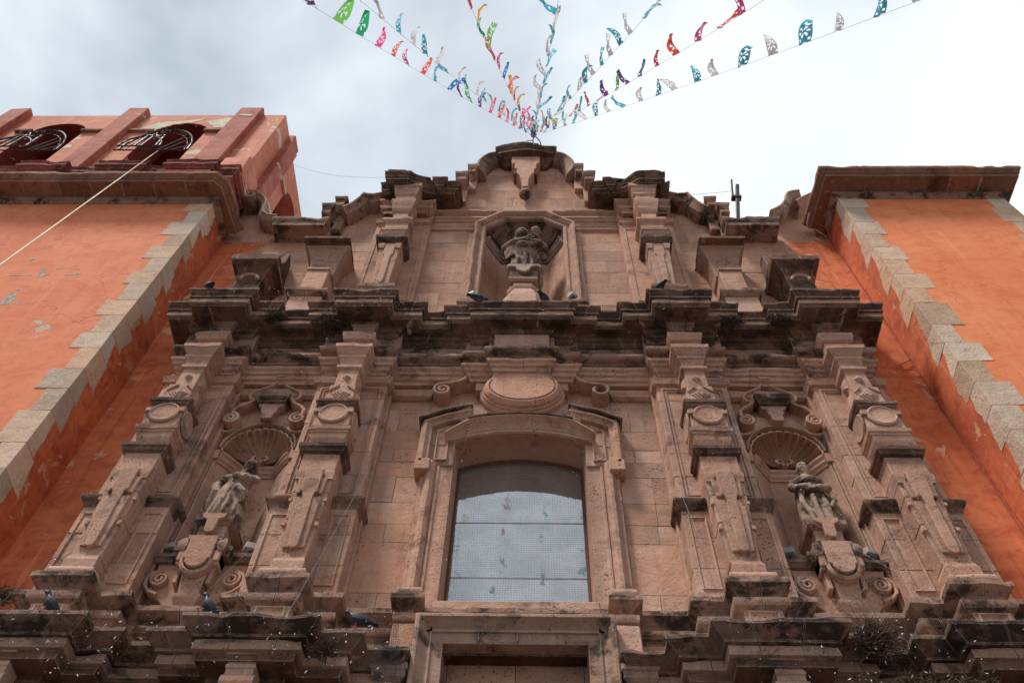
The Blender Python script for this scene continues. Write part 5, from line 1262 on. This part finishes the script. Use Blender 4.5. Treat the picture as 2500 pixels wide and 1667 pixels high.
# pigeons
def pigeon_parts():
    # body faces -x, length about .32
    def ring(x, z, ry, rz, n=14): return [(x, ry*math.cos(2*math.pi*k/n), z+rz*math.sin(2*math.pi*k/n)) for k in range(n)]
    body = MB().loft([ring(-.142, .165, .004, .004), ring(-.128, .170, .018, .018), ring(-.108, .177, .026, .025), ring(-.088, .170, .024, .026), ring(-.075, .150, .026, .032), ring(-.055, .122, .040, .045),
                      ring(-.02, .100, .052, .054), ring(.03, .092, .052, .050), ring(.07, .088, .040, .036), ring(.11, .084, .026, .020), ring(.15, .078, .026, .010), ring(.20, .070, .030, .006), ring(.21, .069, .028, .003)])
    neck = MB().loft([ring(-.110, .178, .0268, .0255), ring(-.089, .171, .0255, .027), ring(-.076, .150, .0275, .033), ring(-.058, .126, .0395, .044), ring(-.05, .119, .040, .045)], cap=False)
    wings = []
    for s in (-1, 1):
        w_ = MB(); rr = []
        for x, z, h, y in ((-.055, .115, .022, .045), (-.02, .112, .034, .055), (.04, .104, .034, .054), (.10, .094, .022, .038), (.16, .085, .010, .020), (.19, .081, .003, .012)):
            rr.append([(x, s*(y+.006), z+h), (x, s*(y+.010), z), (x, s*(y+.004), z-h), (x, s*(y-.012), z-h*.6), (x, s*(y-.02), z+h*.9)])
        wings.append(w_.loft(rr))
    beak = MB().loft([ring(-.140, .166, .006, .006, 6), ring(-.156, .160, .002, .002, 6)])
    legs = MB()
    for s in (-1, 1):
        legs.tube([(.0, s*.022, .055), (-.004, s*.022, .004)], .005, 5)
        for a in (-.4, 0, .4): legs.tube([(-.004, s*.022, .004), (-.034, s*.022+a*.03, .003)], .004, 4)
        legs.tube([(-.004, s*.022, .004), (.018, s*.022, .003)], .004, 4)
    belly = MB().loft([ring(-.02, .082, .036, .038), ring(.03, .078, .036, .036), ring(.08, .078, .024, .024)])
    return body, neck, wings, beak, legs, belly
def make_pigeon(loc, rz, label, pitch=0, sc=1.0):
    t = thing('pigeon', label, 'pigeon', loc, 'pigeons perched on the cornices')
    t.rotation_euler = (0, pitch, rz); t.scale = (sc,)*3
    body, neck, wings, beak, legs, belly = pigeon_parts()
    build('body', body, 'pigeon', t, smooth=60); build('neck', neck, 'pigeonneck', t, smooth=60)
    for w_ in wings: build('wing', w_, 'pigeonwing', t, smooth=40)
    build('belly', belly, 'pigeonpale', t, smooth=60)
    build('beak', beak, 'iron', t); build('legs', legs, 'foot', t)
    return t
pg = make_pigeon((-4.42, -1.12, 6.965), R(30), 'dark pigeon standing at the far left of the lower cornice', R(25))
def copy_thing(o, loc, rz, label, pitch=0, sc=1.0):
    c = o.copy(); COL.objects.link(c); c.location = loc; c.rotation_euler = (0, pitch, rz); c.scale = (sc,)*3; c['label'] = label
    for ch in list(o.children):
        d = ch.copy(); COL.objects.link(d); d.parent = c
    return c
copy_thing(pg, (-2.93, -1.12, 6.965), R(25), 'dark pigeon standing upright on the lower cornice below the left niche', R(32))
copy_thing(pg, (-1.50, -.90, 6.975), R(8), 'pigeon walking side-on on the cornice step left of the portal frame', R(3))
copy_thing(pg, (-.70, -.74, 13.47), R(200), 'pigeon perched by the left foot of the top niche', R(-10))
copy_thing(pg, (.36, -.72, 13.47), R(240), 'pigeon perched right of the statue base in the top niche', R(0))
copy_thing(pg, (2.14, -.92, 13.47), R(300), 'pigeon peering over the middle cornice below the right upper pillar', R(10))
copy_thing(pg, (-5.02, -.92, 13.47), R(320), 'pigeon at the far left end of the middle cornice', R(15))
# nests
def nest(name, loc, rad, n, label, mt='twig', seed=1, flat=.5):
    rnd = random.Random(seed); mb = MB()
    for i in range(n):
        a = rnd.uniform(0, 2*math.pi); r0 = rad*rnd.uniform(.2, 1)
        p = Vector((r0*math.cos(a), r0*.5*math.sin(a), rnd.gauss(0, rad*flat*.5)))
        d = Vector((rnd.gauss(0, 1), rnd.gauss(0, .6), rnd.gauss(0, .7))).normalized()*rnd.uniform(.04, .14)
        k = Vector((rnd.gauss(0, .02), rnd.gauss(0, .02), rnd.gauss(0, .02)))
        mb.tube([p-d, p+k, p+d], rnd.uniform(.0018, .0045), 3)
    o = build(name, mb, mt); o.location = loc
    tag(o, label, 'bird nest', 'twig nests tucked under the cornices'); return o
nb = nest('bird_nest', (-2.98, -.62, 13.02), .20, 420, 'tangled twig nest under the middle cornice left of the inner left pillar', seed=3)
m_ = MB(); m_.tube([(-.02, -.12, .0), (.02, -.15, .10), (-.01, -.16, .17), (.03, -.15, .24)], .006, 4); m_.tube([(-.04, -.12, .02), (-.09, -.14, .08), (-.06, -.15, .14)], .005, 4)
tw = build('twig', m_, 'twigpale', nb)
nest('bird_nest', (-3.86, -.66, 13.12), .14, 220, 'small twig nest under the middle cornice above the left niche, nearer the tower', seed=5)
nest('bird_nest', (3.22, -.66, 13.02), .17, 200, 'sparse twig nest under the middle cornice right of the inner right pillar', seed=8)
nest('bird_nest', (3.95, -.66, 13.06), .20, 260, 'flat twig nest under the middle cornice above the right niche', seed=9)
nest('bird_nest', (3.30, -.98, 6.85), .20, 420, 'hanging twig nest on the lower cornice right of the inner right pedestal', seed=11, flat=.9)
nb = nest('bird_nest', (3.52, -.92, 6.33), .26, 520, 'large twig nest at the bottom right, left of the outer console', seed=12)
nest('bird_nest', (4.02, -.92, 6.33), .26, 420, 'large twig nest at the bottom right, nearest the outer console', seed=13)
nest('bird_nest', (-1.72, -.98, 6.66), .10, 90, 'wisps of twigs hanging under the lower cornice left of the portal', seed=14)
nest('bird_nest', (-5.10, -.86, 7.35), .13, 160, 'ball of dry twigs at the far left beside the outer pedestal', seed=15)
mb = MB()
rnd = random.Random(4)
for i in range(26):
    p = Vector((3.3+rnd.uniform(-.5, .5), -.42, 7.9+rnd.uniform(-.35, .15)))
    q = [p]
    for j in range(4): q.append(q[-1]+Vector((rnd.uniform(-.08, .08), rnd.uniform(-.02, .02), rnd.uniform(-.10, .05))))
    mb.tube(q, .0022, 3)
o = build('dry_vine', mb, 'twigpale'); tag(o, 'thin leafless creeper twigs trailing over the right apron and pedestals', 'dry vine')
# netting: torn sagging net below the middle cornice, and a rag of net by the portal
def net_mesh(surf, nu, nv, r):
    mb = MB()
    for i in range(nu+1): mb.tube([surf(i/nu, j/nv) for j in range(nv+1)], r, 3)
    for j in range(nv+1): mb.tube([surf(i/nu, j/nv) for i in range(nu+1)], r, 3)
    return mb
def sag(u, v):
    x = -.75+3.0*u; z = 13.06-.16*math.sin(math.pi*u)*(1-.0*v)-.22*math.sin(math.pi*u)*v-.02
    y = -.98+.12*v+.03*nz(x, v, 2, 5)
    return (x+.02*nz(x, v, 1, 6), y, z+.02*nz(x, v*3, 5, 4))
o = build('bird_net', net_mesh(sag, 90, 9, .0016), 'net'); tag(o, 'torn black bird net sagging below the middle cornice right of centre', 'bird net')
o = build('bird_net', NETMB, 'net'); tag(o, 'fine square bird netting stretched over the big arched window', 'bird net')
def rag(u, v): 
    x = -1.32+.22*u+.06*v; return (x+.02*nz(x, v, 3, 6), -.86+.03*nz(x, v, 8, 5), 7.06-.62*v+.03*nz(u*3, v, 1, 4))
o = build('bird_net', net_mesh(rag, 14, 34, .0018), 'net'); tag(o, 'hanging rag of black net on the lower cornice left of the portal frame', 'bird net')
for i, (a, b, lb) in enumerate((((-4.95, -1.0, 7.1), (-4.15, -.9, 9.9), 'pale net cord slanting over the outer left pillar base'), ((-3.05, -1.1, 7.0), (-2.55, -.85, 8.6), 'pale net cord slanting over the inner left pedestal'),
        ((-2.1, -1.1, 7.0), (-1.75, -.8, 9.4), 'pale net cord right of the inner left pillar'), ((1.95, -.9, 8.0), (1.85, -.7, 9.3), 'pale net cord left of the inner right pillar'), ((4.0, -1.0, 7.4), (3.3, -.5, 8.9), 'pale net cord crossing the right niche apron'))):
    a, b = Vector(a), Vector(b)
    tag(build('net_cord', MB().tube([a.lerp(b, k/10)-Vector((0, 0, .03*math.sin(math.pi*k/10))) for k in range(11)], .0018, 4), 'wire'), lb, 'cord')
# white feathers caught on the ledges and nets
mb = MB(); rnd = random.Random(21)
def flake(p, s_):
    a = Vector((rnd.gauss(0, 1), rnd.gauss(0, 1), rnd.gauss(0, 1))).normalized(); b = a.cross(Vector((0, 1, .1))).normalized()
    l, w_ = s_*rnd.choice((.6, .9, 1.3, 2.2, 3.0)), s_*rnd.uniform(.3, .9)
    mb.loft([[p-a*l, p-a*l+b*.001, p-a*l+Vector((0, .001, 0))], [p+b*w_, p-b*w_, p+Vector((0, .004, 0))], [p+a*l, p+a*l+b*.001, p+a*l+Vector((0, .001, 0))]])
for i in range(260):
    side = rnd.random()
    if side < .42: x = rnd.gauss(-3.6, .9)
    elif side < .62: x = rnd.gauss(-1.6, .5)
    elif side < .92: x = rnd.gauss(3.3, .8)
    else: x = rnd.uniform(-5, 5)
    if abs(x) < 1.0: continue
    flake(Vector((x, -1.20+rnd.uniform(0, .1), rnd.uniform(6.25, 6.95))), .0065)
for i in range(150):
    x = rnd.choice((rnd.uniform(-5.3, 5.3), rnd.uniform(-4.2, -1.5), rnd.uniform(-.5, 2.2)))
    flake(Vector((x, -1.0-rnd.uniform(0, .05), rnd.uniform(12.7, 13.4))), .0075)
for i in range(60):
    flake(Vector((rnd.uniform(-5, 5), -.86, rnd.uniform(7.3, 12.5))), .006)
o = build('white_feathers', mb, 'feather', kind='stuff'); o['label'] = 'small white feathers caught along the cornices and nets'; o['category'] = 'feathers'

# ================================================================== papel picado bunting
FC = {'turquoise': (.08, .46, .60), 'grey': (.66, .63, .60), 'red': (.75, .04, .09), 'green': (.03, .33, .14), 'lime': (.16, .45, .10), 'blue': (.03, .14, .42), 'yellow': (.75, .42, .04), 'pink': (.78, .09, .28), 'purple': (.17, .06, .25), 'sea': (.05, .34, .44), 'vermilion': (.75, .10, .05)}
for k, c in FC.items():
    g = NG('paper_'+k); g.b.inputs['Base Color'].default_value = (*c, 1); g.b.inputs['Roughness'].default_value = .7
    tr = g.n('BsdfTranslucent'); tr.inputs[0].default_value = (*c, 1); ms = g.n('MixShader'); ms.inputs[0].default_value = .55
    out = [n_ for n_ in g.N if n_.type == 'OUTPUT_MATERIAL'][0]
    g.l(g.b.outputs[0], ms.inputs[1]); g.l(tr.outputs[0], ms.inputs[2]); g.l(ms.outputs[0], out.inputs[0])
    M['p_'+k] = g.m
flag_meshes = {}
def flag_mesh(var, colr):
    if (var, colr) in flag_meshes: return flag_meshes[(var, colr)]
    rnd = random.Random(var*13+5)
    nx, ny = 15, 20; W_, H_ = .235, .30
    curl, fold, tw = rnd.uniform(-.9, .9), rnd.uniform(-.6, .6), rnd.uniform(-.9, .9)
    tip = rnd.uniform(-.6, .6)
    verts = []; idx = {}
    pet = 5+var % 3
    def hole(u, v):
        x, y = (u-.5)*W_, v*H_
        d = math.hypot(x, y-.13); a = math.atan2(y-.13, x)
        if .018 < d < .068 and math.cos(pet*a+var) > .15: return True
        if abs(math.hypot(abs(x)-.085, y-.045)) < .017: return True
        if abs(x) < .016 and .215 < y < .24: return True
        if abs(abs(x)-.035) < .013 and .225 < y < .26: return True
        if abs(x) < .012 and .27 < y < .30: return True
        return False
    mb = MB(); P = []
    ang = 0; pz = 0; py = 0; rows = []
    for j in range(ny+1):
        v = j/ny; wv = 1-.0*v if v < .35 else 1-((v-.35)/.65)**1.6*.97
        ang = curl*(v**2)+fold*math.sin(v*5)
        if j: py += H_/ny*math.cos(ang); pz += H_/ny*math.sin(ang)
        rows.append((py, pz, wv))
    for j, (y, z, wv) in enumerate(rows):
        v = j/ny
        for i in range(nx+1):
            u = i/nx; x = (u-.5)*W_*wv+tip*.10*v*v
            P.append((x, y, z+tw*.10*(u-.5)*v+.020*math.sin(u*6+v*4+var)))
    b = len(mb.v); mb.v += P
    for j in range(ny):
        for i in range(nx):
            if hole((i+.5)/nx, (j+.5)/ny): continue
            a = b+j*(nx+1)+i; mb.f.append((a, a+1, a+nx+2, a+nx+1))
    me = bpy.data.meshes.new('pennant'); me.from_pydata(mb.v, [], mb.f); me.materials.append(M['p_'+colr])
    flag_meshes[(var, colr)] = me; return me
H0 = Vector((.17, -.48, 22.02))
# far ends of the strings, 11 m from the viewer, on roofs across the street
ENDS = [((-2.32, -5.5, 12.13), 'multi', 'multicoloured bunting string, leftmost of the seven'), ((-1.75, -5.49, 12.25), 'cool', 'turquoise and grey bunting string, second from the left'),
        ((-.57, -5.46, 12.38), 'multi', 'multicoloured bunting string, third from the left'), ((.44, -5.45, 12.40), 'cool', 'turquoise and grey bunting string in the middle, nearly upright'),
        ((1.56, -5.46, 12.32), 'cool', 'turquoise and grey bunting string, third from the right'), ((2.65, -5.49, 12.12), 'multi', 'multicoloured bunting string, second from the right'),
        ((4.10, -5.55, 11.68), 'cool', 'turquoise and grey bunting string, rightmost of the seven')]
rnd = random.Random(77)
for si, (E_, kind_, lab) in enumerate(ENDS):
    E_ = Vector(E_); E2 = H0+(E_-H0)*1.55
    T = thing('bunting_string', lab, 'bunting', tuple(H0), 'strings of cut paper bunting over the street')
    D_ = E2-H0; ln = D_.length
    def pos(t, D_=D_): return D_*t-Vector((0, 0, .35*math.sin(math.pi*t)))
    build('cord', MB().tube([pos(i/24) for i in range(25)], .0025, 4), 'white_metal', T)
    s_ = .18; k = 0
    cols = ['red', 'purple', 'green', 'vermilion', 'blue', 'yellow', 'lime', 'pink', 'turquoise'] if kind_ == 'multi' else ['turquoise', 'grey', 'sea', 'grey']
    while s_ < ln:
        t = s_/ln; p = pos(t); dr = (pos(min(1, t+.01))-p).normalized()
        if kind_ == 'multi': c = cols[(k*4+si*2+rnd.randrange(2)) % len(cols)]
        else: c = cols[k % 4]
        me = flag_mesh(rnd.randrange(9), c)
        o = bpy.data.objects.new('pennant', me); COL.objects.link(o); o.parent = T
        # blown out towards the street
        blow = Vector((rnd.gauss(0, .35), -1+rnd.gauss(0, .3), rnd.gauss(.15, .55))).normalized()
        xax = dr; zax = xax.cross(blow).normalized(); yax = zax.cross(xax)
        sc = rnd.uniform(.80, 1.12)
        mt = Matrix((xax*sc*rnd.uniform(.75, 1), yax*sc, zax*sc)).transposed().to_4x4(); mt.translation = p
        o.matrix_local = mt
        s_ += rnd.uniform(.52, .74); k += 1
hk = build('hook', MB().tube([(.17, -.40, 21.66), (.17, -.42, 21.95), (.19, -.48, 22.04), (.26, -.46, 21.98), (.34, -.40, 21.86), (.36, -.38, 21.68)], .014, 6).join(MB().tube([(.02, -.42, 21.86), (.17, -.42, 21.90)], .010, 5)), 'iron', smooth=50)
tag(hk, 'bent iron hook on top of the gable where the bunting strings meet', 'hook')
build('pink_ribbon', MB().tube([(.14, -.48, 21.96), (.20, -.53, 22.03), (.11, -.50, 22.06), (.18, -.45, 21.99), (.24, -.50, 22.05)], .022, 5), 'p_pink', hk)

print('objects', len(bpy.data.objects), 'tris', sum(len(p.vertices)-2 for me in bpy.data.meshes for p in me.polygons), 'wall stones', cnt)
